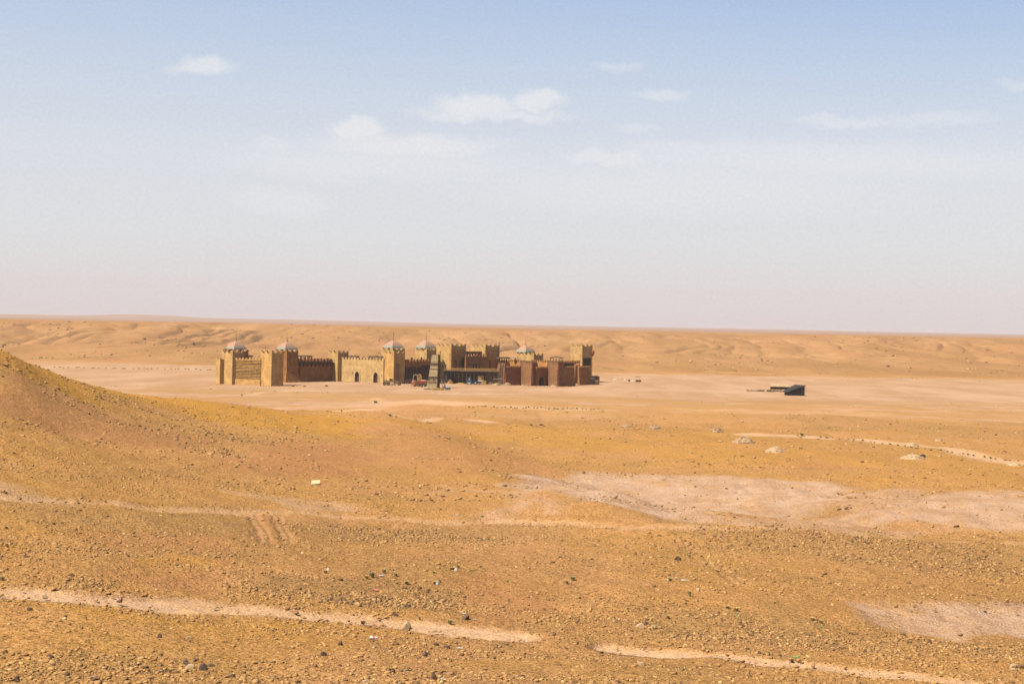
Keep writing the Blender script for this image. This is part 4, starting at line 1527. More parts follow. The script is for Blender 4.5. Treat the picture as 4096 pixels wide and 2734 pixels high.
# --- keep: two tall towers with blind arches, gallery between
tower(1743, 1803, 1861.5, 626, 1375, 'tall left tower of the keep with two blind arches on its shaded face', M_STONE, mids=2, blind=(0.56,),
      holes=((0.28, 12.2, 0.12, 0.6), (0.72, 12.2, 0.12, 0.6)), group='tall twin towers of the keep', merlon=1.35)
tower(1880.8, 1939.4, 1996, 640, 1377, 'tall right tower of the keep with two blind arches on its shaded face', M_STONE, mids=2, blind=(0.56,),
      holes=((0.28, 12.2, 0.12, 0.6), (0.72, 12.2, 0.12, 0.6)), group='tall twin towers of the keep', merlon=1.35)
gl, A, L, rz, zp, oo = wall(1861.5, 628, 1950, 637.5, 1420, 'brown keep front with three arched and two slot windows between the twin towers', M_MUD, merlon=0.7, mw=1.0, gap=0.9, th=0.6,
                            ops=[(1880.5, 2.3, 1471, 1452, 1452, False), (1896.3, 4.3, 1473, 1457, 1453, False), (1908, 4.1, 1473, 1457, 1453, False),
                                 (1920, 4.1, 1473, 1457, 1453, False), (1935, 2.6, 1471, 1452, 1452, False)])
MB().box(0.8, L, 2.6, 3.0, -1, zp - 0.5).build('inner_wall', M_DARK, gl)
# rear gallery, its openings stand free
rg, A, L, rz, zp, oo = wall(1862, 634, 1926, 640.2, 1404.5, 'upper gallery wall with five small openings at the back of the keep', M_MUD, merlon=0.0, th=0.7,
                            ops=[(1864, 3.2, 1424, 1416.5, 1413.5, False), (1874, 3.2, 1424, 1416.5, 1413.5, False), (1885, 3.2, 1424, 1416.5, 1413.5, False),
                                 (1896, 3.6, 1424, 1416.5, 1413.5, False), (1908, 3.6, 1424, 1416.5, 1413.5, False)])

# --- timber porch in front of the keep
A, B = base_pt(1768, 612), base_pt(1992, 612)
L = (B.xy - A.xy).length
rz = math.atan2(B.y - A.y, B.x - A.x)
po = thing('porch', 'long wooden porch with a railed balcony along the foot of the keep', 'porch', A, rz)
zpd = zt(1880, 1483, 612) - A.z
zpr = zt(1880, 1472.5, 612) - A.z
MB().box(0, L, 0, 8.5, zpd - 0.15, zpd).build('deck', M_DWOOD, po)
MB().box(-0.05, L + 0.05, -0.18, -0.003, zpd - 0.3, zpd + 0.18).build('fascia', M_WOOD, po)
rl = MB()
n = 110
for k in range(n):
    x = 0.1 + k * (L - 0.2) / (n - 1)
    rl.box(x - 0.045, x + 0.045, 0.0, 0.09, zpd, zpr - 0.14 - 0.1 * (k % 7 == 3))
rl.build('balusters', M_PLANK, po)
MB().box(0, L, -0.05, 0.15, zpr - 0.14, zpr).build('handrail', M_PLANK, po)
for k in range(15):
    x = 0.2 + k * (L - 0.5) / 14
    MB().box(x, x + 0.22, 0.2, 0.42, -0.5, zpd - 0.151).build('post', M_WOOD, po)
rd = MB()
rr = random.Random(5)
x = 5.5
while x < L * 0.80:
    rd.box(x, x + 0.12, 7.2 + rr.uniform(0, 0.1), 7.35, -0.4, zpd - 0.2 - rr.uniform(0, 0.3))
    x += 0.2
rd.build('reed_screen', M_REED, po)
rd = MB()
x = L * 0.80
while x < L:
    rd.box(x, x + 0.14, 2.0 + rr.uniform(0, 0.1), 2.15, -0.4, zpd - 0.2)
    x += 0.19
rd.build('reed_screen', M_YREED, po)
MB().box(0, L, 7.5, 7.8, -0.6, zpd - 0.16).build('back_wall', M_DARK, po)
rr2 = MB()
for q in (0.28, 0.5, 0.78):
    rr2.bar((0, 0.1, zpd * q), (L, 0.1, zpd * q + 0.05), 0.09)
rr2.build('tie_rail', M_WOOD, po)
lad = thing('stair_ramp', 'steep wooden stair running down from the siege tower to the balcony', 'stair', (0, 0, 0))
a0 = Vector((P(1756, 606).x, 606, zt(1756, 1446, 606)))
a1 = Vector((P(1782, 611).x, 611, zt(1782, 1476, 611)))
for s_ in (0, 0.9):
    o_ = Vector((0, s_, 0))
    MB().bar(a0 + o_, a1 + o_, 0.14, 0.35).build('stringer', M_PLANK, lad)
st = MB()
for k in range(12):
    q = a0.lerp(a1, (k + 0.5) / 12)
    st.box(q.x - 0.14, q.x + 0.14, q.y + 0.07, q.y + 0.83, q.z, q.z + 0.05)
st.build('treads', M_WOOD, lad)
for k, (x_, v0_) in enumerate(((1758, 1436), (1771, 1438))):
    b_ = P(x_, 609)
    MB().box(b_.x - 0.3, b_.x + 0.3, 608.2, 609.0, ZC - 26.2, zt(x_, v0_, 609)).build('pier', M_DWOOD, lad)

# --- siege tower in front
N = base_pt(1727, 569)
sg = thing('siege_tower', 'tall leaning siege tower clad in weathered planks, standing in front of the fort', 'siege tower', N, 0)
H = zt(1735, 1420, 569) - N.z
bw0, bw1 = 4.3, 2.5
xr0, xr1 = 2.1, 2.3      # right edge stays nearly upright
cl = MB()
rr = random.Random(9)
rows = 46
for k in range(rows):
    z0_, z1_ = H * k / rows, H * (k + 1) / rows
    f = k / rows
    wd = bw0 + (bw1 - bw0) * (f ** 0.7)
    xr = xr0 + (xr1 - xr0) * f
    off = rr.uniform(-0.1, 0.08)
    yo = rr.uniform(-0.05, 0.06)
    if k in (8, 9, 16, 17, 27):
        yo -= 0.22
    jj = rr.uniform(-0.05, 0.05)
    xa, xb = xr - wd + off, xr + rr.uniform(-0.05, 0.05)
    cl.hexa([(xa, yo, z0_ + 0.02), (xb, yo, z0_ + 0.02 + jj), (xb, yo + 0.16, z0_ + 0.02 + jj), (xa, yo + 0.16, z0_ + 0.02),
             (xa, yo, z1_ - 0.03), (xb, yo, z1_ - 0.03 + jj), (xb, yo + 0.16, z1_ - 0.03 + jj), (xa, yo + 0.16, z1_ - 0.03)])
cl.build('plank_cladding', simple('bleached_planks', (0.80, 0.62, 0.33), (0.52, 0.38, 0.19), 2.0), sg)
core = MB()
core.hexa([(xr0 - bw0 + 0.3, 0.3, -0.3), (xr0 - 0.1, 0.3, -0.3), (xr0 + 0.9, 3.4, -0.3), (xr0 - bw0 + 0.5, 3.4, -0.3),
           (xr1 - bw1 + 0.3, 0.3, H - 0.3), (xr1 - 0.1, 0.3, H - 0.3), (xr1 + 0.6, 2.9, H + 0.2), (xr1 - bw1 + 0.3, 2.9, H + 0.2)])
core.build('body', M_WOOD, sg)
cr = MB()
cr.bar((xr1 - 0.2, 0.2, -0.4), (xr1 + 0.15, 0.2, H + 0.5), 0.35)
cr.bar((xr1 + 0.6, 2.9, 0), (xr1 + 0.65, 2.9, H + 1.6), 0.3)
cr.bar((xr1 - bw1 + 0.1, 0.2, H - 3), (xr1 - bw1 + 0.1, 0.2, H + 0.2), 0.22)
cr.build('corner_post', M_DWOOD, sg)
for (p_, q_) in (((xr0 + 0.3, 1.0, 6.5), (xr0 + 3.4, 1.0, 0)), ((xr0 + 0.3, 2.6, 5.0), (xr0 + 2.3, 2.6, 0)), ((xr0 + 0.6, 1.0, 4), (xr0 + 4.4, 0.6, -0.1)), ((xr0 - bw0, 0.2, 3.0), (xr0 - bw0 - 1.8, -0.6, 0.0))):
    MB().bar(p_, q_, 0.28, 0.2).build('brace', M_WOOD, sg)
bp = MB()
for (x0, z0_) in ((-1.6, 2.2), (0.3, 2.3)):
    for k in range(3):
        bp.box(x0 + 0.2 * k, x0 + 0.2 * k + 0.09, -0.2, -0.06, z0_, z0_ + 1.5)
        bp.box(x0, x0 + 1.5, -0.24, -0.205, z0_ + 0.6 * k, z0_ + 0.6 * k + 0.12)
bp.build('lattice_panel', M_WOOD, sg)
MB().box(-2.4, xr0 + 0.2, -0.35, -0.12, 4.15, 4.4).build('cross_beam', M_DWOOD, sg)
MB().box(-0.9, xr1 + 0.3, -0.35, -0.12, 9.6, 9.9).build('cross_beam', M_DWOOD, sg)
# timber sledge at its foot
p = hit(1711, 1557)
sl = thing('timber_pile', 'low pile of weathered beams at the left foot of the siege tower', 'timber pile', p, 0)
m = MB()
for k in range(7):
    m.bar((-1.6 + 0.1 * k, -0.5 + 0.2 * k, 0.12 + 0.05 * (k % 3)), (1.6 - 0.15 * k, -0.4 + 0.2 * k, 0.15 + 0.09 * (k % 3)), 0.22)
m.build('beam', M_WOOD, sl)
for k, (u, wd, lb) in enumerate(((1736, 1.5, 'leftmost of the yellow crates at the foot of the siege tower'), (1753, 1.7, 'slatted yellow crate in the middle of the row below the siege tower'),
                                 (1770, 1.2, 'yellow crate next to the parked car, right end of the row'))):
    p = hit(u, 1560)
    c = thing('crate', lb, 'crate', p, 0.05 * k, 'yellow crates at the foot of the siege tower')
    h = 0.85
    MB().box(-wd / 2 + .06, wd / 2 - .06, 0.06, 0.9, 0.0, h - .05).build('body', M_YPAINT, c)
    fr = MB()
    for q in range(6):
        x = -wd / 2 + q * (wd - 0.1) / 5
        fr.box(x, x + 0.1, -0.02, 0.058, 0, h)
    fr.build('slats', M_PLANK, c)

# --- right section of the fort: red walls, brick turrets
scf = thing('scaffold', 'rusty pipe scaffold at the right end of the porch beside the red wall', 'scaffold', base_pt(1995, 606), 0)
scaffold(scf, 2.4, 1.2, 9.4, 2, 6, 0.10, M_PALEWOOD)
rw = wall(2020, 604, 2087, 611.5, 1463, 'dark red plaster wall with rubble at its foot, left of the brick turrets', M_REDMUD, flare=0.9, merlon=0.85, mw=0.42, gap=0.42)[0]
MB().box(-0.5, 0.0, -0.05, 0.4, -0.5, 8.6).build('corner_post', M_BRICK, rw)
wall(1997, 620, 2021, 624, 1455, 'short stub of red crenellated wall above the pipe scaffold', M_REDMUD, merlon=0.8, mw=0.6, gap=0.5, flare=0.1)


def turret(pts, v_top, label, flare, mats=(M_BRICK, M_REDMUD), merlon=0.85, wave=True):
    """pts: (u, Y) left to right, the visible faces; closed at the back"""
    W_ = [base_pt(u, Y) for u, Y in pts]
    o = W_[1]
    t = thing('brick_turret', label, 'turret', o, 0, 'many-sided brick turrets of the fort')
    q = [(p_.x - o.x, p_.y - o.y) for p_ in W_]
    q.append((q[-1][0] - 1.0, q[-1][1] + 5))
    q.append((q[0][0] + 1.0, q[0][1] + 5))
    zp = zt(pts[1][0], v_top, pts[1][1]) - o.z - merlon
    cx_ = sum(a for a, b in q) / len(q)
    cy_ = sum(b for a, b in q) / len(q)
    ex = lambda k: [(cx_ + (a - cx_) * k, cy_ + (b - cy_) * k) for a, b in q]
    zf = zp * 0.5
    m = MB()
    m.prism(ex(1.04), -1, zf, ex(1 + flare))
    m.prism(q, zf, zp, ex(1.04))
    m.build('wall', mats[0], t, jit=0.05, seed=len(label))
    if mats[1]:
        a, b = Vector(q[-4]), Vector(q[-3])
        n_ = Vector((b.y - a.y, -(b.x - a.x))).normalized()
        s = MB()
        a2, b2 = a + n_ * 0.42, b + n_ * 0.42
        e0 = n_ * flare * 2.2
        s.hexa([(a2.x + e0.x, a2.y + e0.y, -1), (b2.x + e0.x, b2.y + e0.y, -1), (b.x, b.y, -1), (a.x, a.y, -1), (a2.x, a2.y, zp * 0.995), (b2.x, b2.y, zp * 0.995), (b.x, b.y, zp * 0.995), (a.x, a.y, zp * 0.995)])
        s.build('plaster_face', mats[1], t)
    p = MB()
    for i in range(len(q) - 3):
        a, b = Vector(q[i]), Vector(q[i + 1])
        d_ = (b - a).normalized()
        merlon_run(p, a + d_ * 0.1, b - d_ * 0.1, zp, 0.5, 0.4, merlon, 0.45)
    p.build('battlements', mats[0], t)
    return t


turret([(2079, 613), (2098, 605), (2123.5, 602.5), (2146, 608)], 1442, 'rough brick turret left of the arched gateway', 0.10)
gt, A, L, rz, zp, oo = wall(2145, 604, 2199, 611, 1466, 'brown plaster gate wall with a round-arched gateway', M_MUD, merlon=0.9, mw=0.42, gap=0.42,
                            ops=[(2165, 10.5, None, 1519, 1505, False)], th=1.6)
c, hw, sill, sp, rise, ptd = oo[0]
fr = MB()
arch_ring(fr, c, hw, -0.5, sp, rise, ptd, 0.3, -0.12, 0.3)
fr.build('door_frame', M_UPPER, gt)
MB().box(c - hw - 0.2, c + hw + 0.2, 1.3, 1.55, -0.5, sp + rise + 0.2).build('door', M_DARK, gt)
turret([(2188, 612), (2202, 604), (2228, 601.5), (2251, 608)], 1442, 'rough brick turret right of the arched gateway', 0.07)
wall(2247, 606, 2296, 612, 1464, 'hollow-faced brown wall between the right brick turret and the narrow pier', M_MUD, flare=0.7, merlon=0.9, mw=0.42, gap=0.42)
turret([(2293, 630), (2301, 622), (2317.5, 624), (2319, 628)], 1456, 'narrow mud pier with a pale sunlit edge near the right end of the fort', 0.05, (M_MUD, None))
wall(2315, 622, 2360, 628.5, 1463, 'brown mud wall forming the right front corner of the fort', M_MUD, flare=0.9, merlon=0.85, mw=0.42, gap=0.42)
# upper walls behind
wall(1996, 648, 2036, 655.5, 1440, 'shaded upper wall just right of the keep', M_UPPER, merlon=0.8, mw=0.9, gap=0.6)
wall(2036, 655.5, 2101, 646, 1439.5, 'sunlit upper wall behind the left brick turret', M_UPPER, merlon=0.95, mw=0.75, gap=0.6)
wall(2120, 641, 2204, 631, 1440, 'sunlit upper wall above the arched gateway', M_UPPER, merlon=0.95, mw=0.75, gap=0.6)
hw_, A, L, rz, zp, oo = wall(2249, 634, 2320, 645, 1442, 'raised shaded wall with a dark open strip beneath, towards the right tower', M_MUD, merlon=0.8, mw=0.9, gap=0.8, v_bot=1453)
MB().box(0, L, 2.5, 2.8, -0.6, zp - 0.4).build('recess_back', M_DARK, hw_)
for k in range(7):
    MB().box(k * (L - 0.3) / 6, k * (L - 0.3) / 6 + 0.3, 0.2, 0.5, -0.6, zp - 1.2).build('post', M_DWOOD, hw_)
# right end tower
tt, a, b, zp, N = tower(2279, 2326.8, 2367, 650, 1376, 'lone tall tower at the right end of the fort with a small corner turret', M_STONE, mids=1, merlon=1.5)
zl0, zl1 = zt(2340, 1466, 652) - N.z, zt(2340, 1432, 652) - N.z
lw = MB().box(a * 0.10, a * 0.82, -0.10, 0.1, zl0, zl1)
lo = lw.build('window', M_DARK, tt)
gr = MB()
for k in range(9):
    x = a * 0.10 + k * a * 0.72 / 8
    gr.bar((x, -0.16, zl0), (x, -0.16, zl1), 0.12)
for k in range(6):
    z = zl0 + k * (zl1 - zl0) / 5
    gr.bar((a * 0.10, -0.2, z), (a * 0.82, -0.2, z), 0.12)
gr.build('grille', M_DWOOD, lo)
zb0, zb1 = zt(2366, 1424, 655) - N.z, zt(2366, 1401, 655) - N.z
bz = MB()
bz.cyl((a - 0.1, -0.1, zb0 + 0.9), (a - 0.1, -0.1, zb1 - 0.5), 0.95, 0.95, 8)
bz.cyl((a - 0.1, -0.1, zb0), (a - 0.1, -0.1, zb0 + 0.9), 0.25, 0.95, 8)
bz.cyl((a - 0.1, -0.1, zb1 - 0.5), (a - 0.1, -0.1, zb1), 1.0, 0.8, 8)
bz.build('corner_turret', M_MUD, tt)
# domed tower on the right with block before it
tower(2064, 2104, 2137, 662, 1409, 'domed tower rising behind the brick turrets, rightmost dome', M_STONE, group='domed towers of the fort', dome=(38.5, 1408.5, 1379, 1347), merlon=1.3)
tower(2091.5, 2133, 2171, 648, 1411, 'low crenellated block in front of the rightmost dome', M_STONE, group=None, mids=1, merlon=1.5)

# --- brushwood shelters and poles on the wall tops
def shelter(u0, u1, Y0, Y1, v_roof, v_base, label, n=4, thick=0.35, sag=0.25, arches=False):
    A = Vector((P(u0, Y0).x, Y0, zt(u0, v_base, Y0)))
    B = Vector((P(u1, Y1).x, Y1, zt(u1, v_base, Y1)))
    L = (B.xy - A.xy).length
    t = thing('brush_shelter', label, 'shelter', A, math.atan2(B.y - A.y, B.x - A.x), 'brushwood shelters on the wall tops')
    h = zt(u0, v_roof, Y0) - A.z
    r = random.Random(int(u0))
    m = MB()
    nn = 14
    for k in range(nn):
        x0, x1 = -0.4 + (L + 0.8) * k / nn, -0.4 + (L + 0.8) * (k + 1) / nn
        f = lambda x: h + sag * math.sin(math.pi * (x + .4) / (L + .8)) + r.uniform(-0.07, 0.07)
        za, zb = f(x0), f(x1)
        m.hexa([(x0, -0.5, za - thick), (x1, -0.5, zb - thick), (x1, 2.2, zb - thick), (x0, 2.2, za - thick), (x0, -0.5, za), (x1, -0.5, zb), (x1, 2.2, zb), (x0, 2.2, za)])
    for k in range(40):
        x = r.uniform(-0.6, L + 0.6)
        m.bar((x, r.uniform(-.8, 0), h + sag * .5), (x + r.uniform(-.6, .6), r.uniform(1, 2.6), h + sag * .6 + r.uniform(0, .25)), 0.06)
    m.build('roof', M_WOOD, t)
    for k in range(n):
        x = k * L / (n - 1)
        for y in (0, 1.7):
            MB().bar((x, y, -0.8), (x, y, h - thick), 0.22).build('post', M_DWOOD, t)
    if arches:
        for k in range(n - 1):
            x0, x1 = k * L / (n - 1), (k + 1) * L / (n - 1)
            MB().bar((x0, 0, h * 0.45), (x0 + 0.3 * (x1 - x0), 0, h - thick), 0.18).build('knee_brace', M_DWOOD, t)
            MB().bar((x1, 0, h * 0.45), (x1 - 0.3 * (x1 - x0), 0, h - thick), 0.18).build('knee_brace', M_DWOOD, t)
    return t


shelter(1200, 1245, 603, 607, 1424, 1442, 'brush shelter with curved braces on the walkway wall beside the second dome', 4, 0.25, 0.3, True)
shelter(992, 1006, 592, 593, 1422.5, 1434, 'tiny brush shelter just right of the leftmost domed tower', 2, 0.2, 0.1, True)
shelter(1394, 1421, 615, 613, 1424.5, 1434, 'low brush shelter at the left end of the two-door wall', 3, 0.28, 0.15)
shelter(1476, 1530, 611, 608, 1425, 1435, 'long dark brush shelter at the right end of the two-door wall', 5, 0.4, 0.1)
shelter(1998, 2034, 640, 644, 1430, 1441, 'brush shelter on the upper wall right of the keep', 5, 0.4, 0.2)
shelter(2201, 2247, 640, 640, 1431, 1443, 'dome-backed brush shelter above the right brick turret', 5, 0.4, 0.6)
for (u, Y, va, vb, lb) in ((902, 570, 1373, 1406, 'thin mast left of the leftmost dome'), (1060, 566, 1379, 1410, 'thin mast on the near stone tower, left one of two'),
                           (1101, 566, 1376, 1408, 'thin mast on the near stone tower, right one of two'), (2238, 648, 1401, 1441, 'leaning pole standing right of the rightmost dome')):
    b_ = P(u, Y)
    t = thing('mast', lb, 'pole', (b_.x, Y, zt(u, vb, Y)), 0, 'thin masts on the fort')
    h = zt(u, va, Y) - zt(u, vb, Y)
    MB().cyl((0, 0, -1.5), (0.25 if u > 2000 else 0.05, 0, h), 0.06, 0.04, 6).build('pole', M_POLE, t)
    MB().cyl((0, 0, -1.5), (0, 0, -1.2), 0.25, 0.2, 8).build('base', M_POLE, t)
for k, (u, lb) in enumerate(((1645, 'left of two dark stub posts on the propped wall'), (1683, 'right of two dark stub posts on the propped wall'))):
    Yq = 612
    b_ = P(u, Yq)
    o = MB().box(-0.3, 0.3, -0.2, 0.4, -1.2, 1.1).box(-0.42, 0.42, -0.3, 0.5, 0.4, 0.6).build('stub_post', M_DWOOD)
    o.location = (b_.x, Yq + 1, zt(u, 1438, Yq))
    vadd(o, lb, 'post', 'dark stub posts on the propped wall')
aw = thing('awning', 'pale blue awning frame on the upper wall left of the rightmost dome', 'awning', (P(2044, 650).x, 650, zt(2044, 1441, 650)), 0)
MB().box(0, 1.9, 0, 1.6, 1.45, 1.6).build('canopy', simple('pale_blue_sheet', (0.45, 0.52, 0.56), (0.4, 0.45, 0.5), 2), aw)
for x in (0, 1.75):
    MB().box(x, x + 0.12, 0, 0.12, -0.8, 1.45).build('post', M_DWOOD, aw)
dt = MB()
for k in range(9):
    dt.bar((-0.6 + k * 0.33, 0.2, -0.6), (-0.9 + k * 0.4, 0.3, 1.2 + 0.3 * math.sin(k * 2)), 0.14)
o = dt.build('dead_branches', M_DWOOD)
o.location = (P(2062, 651).x, 651, zt(2062, 1440, 651))
vadd(o, 'dark bare branches on the upper wall between the awning and the dome', 'branches')

# --- hut at the right end
p = base_pt(2362, 628)
hu = thing('plank_hut', 'small plank hut with a pale canopy at the right end of the fort', 'hut', p, 0.12)
MB().box(0.4, 4.0, 0.0, 3.0, -0.4, 3.7).build('wall', simple('grey_brown_boards', (0.14, 0.095, 0.065), (0.10, 0.065, 0.045), 2), hu)
m = MB()
rr = random.Random(4)
for k in range(9):
    m.box(-0.6 + k * 0.42, -0.1 + k * 0.42, -0.5, 3.2, 3.705 + rr.uniform(0, .25), 3.95 + rr.uniform(0, .35))
m.build('roof', M_RUBBLE, hu)
MB().box(-0.4, 1.6, -1.6, -0.05, 2.75, 2.9).build('canopy', M_PALEWOOD, hu)
for x in (-0.3, 0.6, 1.45):
    MB().box(x, x + 0.13, -1.55, -1.42, -0.3, 2.75).build('post', M_WOOD, hu)
m = MB()
for k in range(5):
    m.box(-0.25, 1.5, -1.5, -1.43, 0.4 + k * 0.5, 0.52 + k * 0.5)
m.build('slats', M_WOOD, hu)
MB().box(1.95, 3.1, -0.2, -0.01, 0.0, 1.9).build('door', M_PLANK, hu)
MB().box(2.25, 2.75, -0.26, -0.205, 0.3, 1.6).build('door_panel', M_CABIN, hu)

# ------------------------------------------------------------------ vehicles and clutter before the fort
def wheel(parent, x, y, r, wd):
    t = MB().cyl((x, y - wd / 2, r), (x, y + wd / 2, r), r, r, 18).build('wheel', M_TYRE, parent)
    MB().cyl((x, y - wd / 2 - 0.02, r), (x, y + wd / 2 + 0.02, r), r * 0.45, r * 0.45, 12).build('rim', M_GRADER, t)


# road grader
p = hit(1568, 1540.5)
g = thing('road_grader', 'dusty yellow road grader parked below the golden tower', 'road grader', p, math.radians(2))
for x in (-3.0, -1.5, 2.95):
    for y in (-1.0, 1.0):
        wheel(g, x, y, 0.68, 0.42)
MB().box(-3.7, -1.1, -0.65, 0.65, 1.05, 2.05).build('engine_hood', M_GRADER, g)
MB().box(-3.72, -3.71 + 0.2 - 0.22, -0.5, 0.5, 1.15, 1.95).build('grille', M_TYRE, g)
fr = MB()
fr.bar((-1.2, 0, 1.35), (0.9, 0, 1.75), 0.35, 0.4)
fr.bar((0.9, 0, 1.75), (3.2, 0, 1.35), 0.35, 0.38)
fr.bar((3.2, 0, 1.35), (3.0, 0, 0.7), 0.35, 0.35)
fr.build('main_frame', M_GRADER, g)
cb = MB().box(-1.1, 0.25, -0.7, 0.7, 1.25, 1.85).build('cab', M_GRADER, g)
MB().box(-1.0, 0.2, -0.62, 0.62, 1.851, 2.65).build('window', M_GLASS, cb)
MB().box(-1.2, 0.35, -0.8, 0.8, 2.651, 2.78).build('roof', M_GRADER, cb)
for x in (-1.08, 0.2):
    for y in (-0.68, 0.64):
        MB().box(x, x + 0.08, y, y + 0.08, 1.85, 2.65).build('pillar', M_GRADER, cb)
MB().hexa([(-0.7, -1.7, 0.2), (1.6, -1.5, 0.2), (1.7, -1.3, 0.2), (-0.6, -1.5, 0.2), (-0.7, -1.75, 0.8), (1.6, -1.55, 0.8), (1.7, -1.4, 0.8), (-0.6, -1.6, 0.8)]).build('blade', M_PALEWOOD, g)
MB().bar((0.3, 0, 0.9), (2.8, 0, 1.0), 0.22, 0.2).bar((0.4, -1.3, 0.7), (0.9, 0, 1.6), 0.15).bar((0.4, 1.2, 0.7), (0.9, 0, 1.6), 0.15).build('drawbar', M_PALEWOOD, g)
MB().cyl((-2.4, 0.3, 2.05), (-2.4, 0.3, 2.75), 0.07, 0.07, 8).build('exhaust', M_POLE, g)

# dump truck
p = hit(1680, 1545)
d = thing('dump_truck', 'faded orange dump truck standing just left of the siege tower', 'truck', p, math.radians(-3))
MB().box(-2.9, 3.4, -0.5, 0.5, 0.75, 1.05).build('chassis', M_TYRE, d)
for x in (-2.0, -0.55, 0.7, 2.2):
    for y in (-0.95, 0.95):
        wheel(d, x, y, 0.52, 0.4)
MB().hexa([(-1.3, -1.2, 1.15), (2.9, -1.2, 1.15), (2.9, 1.2, 1.15), (-1.3, 1.2, 1.15), (-1.7, -1.3, 2.35), (3.6, -1.3, 2.35), (3.6, 1.3, 2.35), (-1.7, 1.3, 2.35)]).build('tipper_body', M_ORANGE, d)
m = MB()
for k in range(6):
    m.box(-1.1 + k * 0.75, -1.0 + k * 0.75, -1.33, -1.2, 1.2, 2.3)
m.box(-1.7, 3.6, -1.38, -1.31, 2.2, 2.4)
m.build('ribs', M_ORANGE, d)
MB().ball((1.6, 0, 2.3), 1.3, 10, (1.3, 0.85, 0.35)).build('sand_load', M_CABIN, d)
cb = MB()
cb.hexa([(-3.35, -1.2, 0.8), (-1.85, -1.2, 0.8), (-1.85, 1.2, 0.8), (-3.35, 1.2, 0.8), (-3.2, -1.15, 2.4), (-1.85, -1.15, 2.4), (-1.85, 1.15, 2.4), (-3.2, 1.15, 2.4)])
cb = cb.build('cab', M_CABIN, d)
MB().box(-3.0, -2.1, -1.23, -1.16, 1.6, 2.15).build('window', M_CABIN, cb)
MB().bar((-2.95, -1.26, 1.05), (-2.2, -1.24, 2.0), 0.07).bar((-2.95, -1.26, 1.0), (-2.2, -1.26, 1.0), 0.07).bar((-3.0, -1.26, 1.05), (-3.0, -1.24, 2.0), 0.07).build('trim', M_ORANGE, cb)
MB().box(-3.5, -3.3, -1.1, 1.1, 0.6, 0.9).build('bumper', M_TYRE, d)

# props behind the truck: arch frame, lattice panel, container
def arch_prop(u, v, wd, h, label, mat, fill=False, Y=604):
    p = base_pt(u, Y)
    t = thing('wooden_arch' if not fill else 'wooden_trellis', label, 'arch' if not fill else 'panel', p, 0)
    m = MB()
    arch_ring(m, 0, wd / 2, -0.2, h - wd / 2, wd / 2, False, 0.28, -0.15, 0.15)
    m.build('frame', mat, t)
    if fill:
        m = MB()
        for k in range(5):
            x = -wd / 2 + 0.15 + k * (wd - 0.35) / 4
            m.box(x, x + 0.1, -0.05, 0.05, 0, h - 0.4 - 0.1 * abs(k - 2))
        for k in range(7):
            m.box(-wd / 2, wd / 2, -0.1, -0.055, 0.5 + k * 0.6, 0.62 + k * 0.6)
        m.build('lattice', mat, t)
    return t


arch_prop(1661.5, 1525, 1.55, 3.9, 'pale free-standing arch frame behind the truck cab', M_PALEWOOD, Y=600)
arch_prop(1677, 1525, 1.3, 3.7, 'brown round-topped lattice panel behind the truck', M_PLANK, True, 602)
p = base_pt(1637, 603.5)
cn = thing('container', 'rusty brown steel container in the shade behind the truck', 'container', p, 0.05)
MB().box(-1.5, 1.4, 0, 2.2, -0.2, 1.75).build('body', M_RUST, cn)
m = MB()
for k in range(10):
    m.box(-1.45 + k * 0.3, -1.3 + k * 0.3, -0.05, 0, 0, 1.65)
m.build('ribs', M_RUST, cn)
MB().box(-1.75, -1.55, -0.3, 0.4, 0, 1.5).build('end_plate', M_PALEWOOD, cn)

# small car
p = hit(1787, 1558)
cr = thing('parked_car', 'dark grey hatchback parked at the right foot of the siege tower', 'car', p, math.radians(-68))
prof = [(-1.95, 0.35), (1.95, 0.35), (2.0, 0.7), (1.85, 0.92), (0.95, 1.05), (0.35, 1.5), (-1.2, 1.55), (-1.8, 1.1), (-2.0, 0.8)]
vs = []
def ext2(poly, y0, y1, inset_z, ins):
    vs = [(x, y0 + (ins if z > inset_z else 0), z) for x, z in poly] + [(x, y1 - (ins if z > inset_z else 0), z) for x, z in poly]
    n = len(poly)
    fs = [tuple(range(n)), tuple(range(2 * n - 1, n - 1, -1))] + [(i, n + i, n + (i + 1) % n, (i + 1) % n) for i in range(n)]
    return MB().add(vs, fs)
ext2(prof, -0.85, 0.85, 1.12, 0.18).build('body', M_CARBODY, cr)
MB().hexa([(1.0, -0.72, 1.03), (1.02, 0.72, 1.03), (0.98, 0.72, 1.0), (0.96, -0.72, 1.0), (0.40, -0.62, 1.50), (0.42, 0.62, 1.50), (0.38, 0.62, 1.44), (0.36, -0.62, 1.44)]).build('windscreen', M_CHROME, cr)
for y in (-0.80, 0.76):
    MB().box(-1.3, 0.5, y, y + 0.04, 1.06, 1.4).build('window', M_GLASS, cr)
for x in (-1.25, 1.25):
    for y in (-0.8, 0.8):
        MB().cyl((x, y - 0.1, 0.31), (x, y + 0.1, 0.31), 0.31, 0.31, 14).build('wheel', M_TYRE, cr)
for y in (-0.6, 0.6):
    MB().box(1.93, 2.02, y - 0.2, y + 0.2, 0.68, 0.85).build('headlight', M_CHROME, cr)
MB().box(1.9, 2.05, -0.8, 0.8, 0.35, 0.55).build('bumper', M_CARBODY, cr)

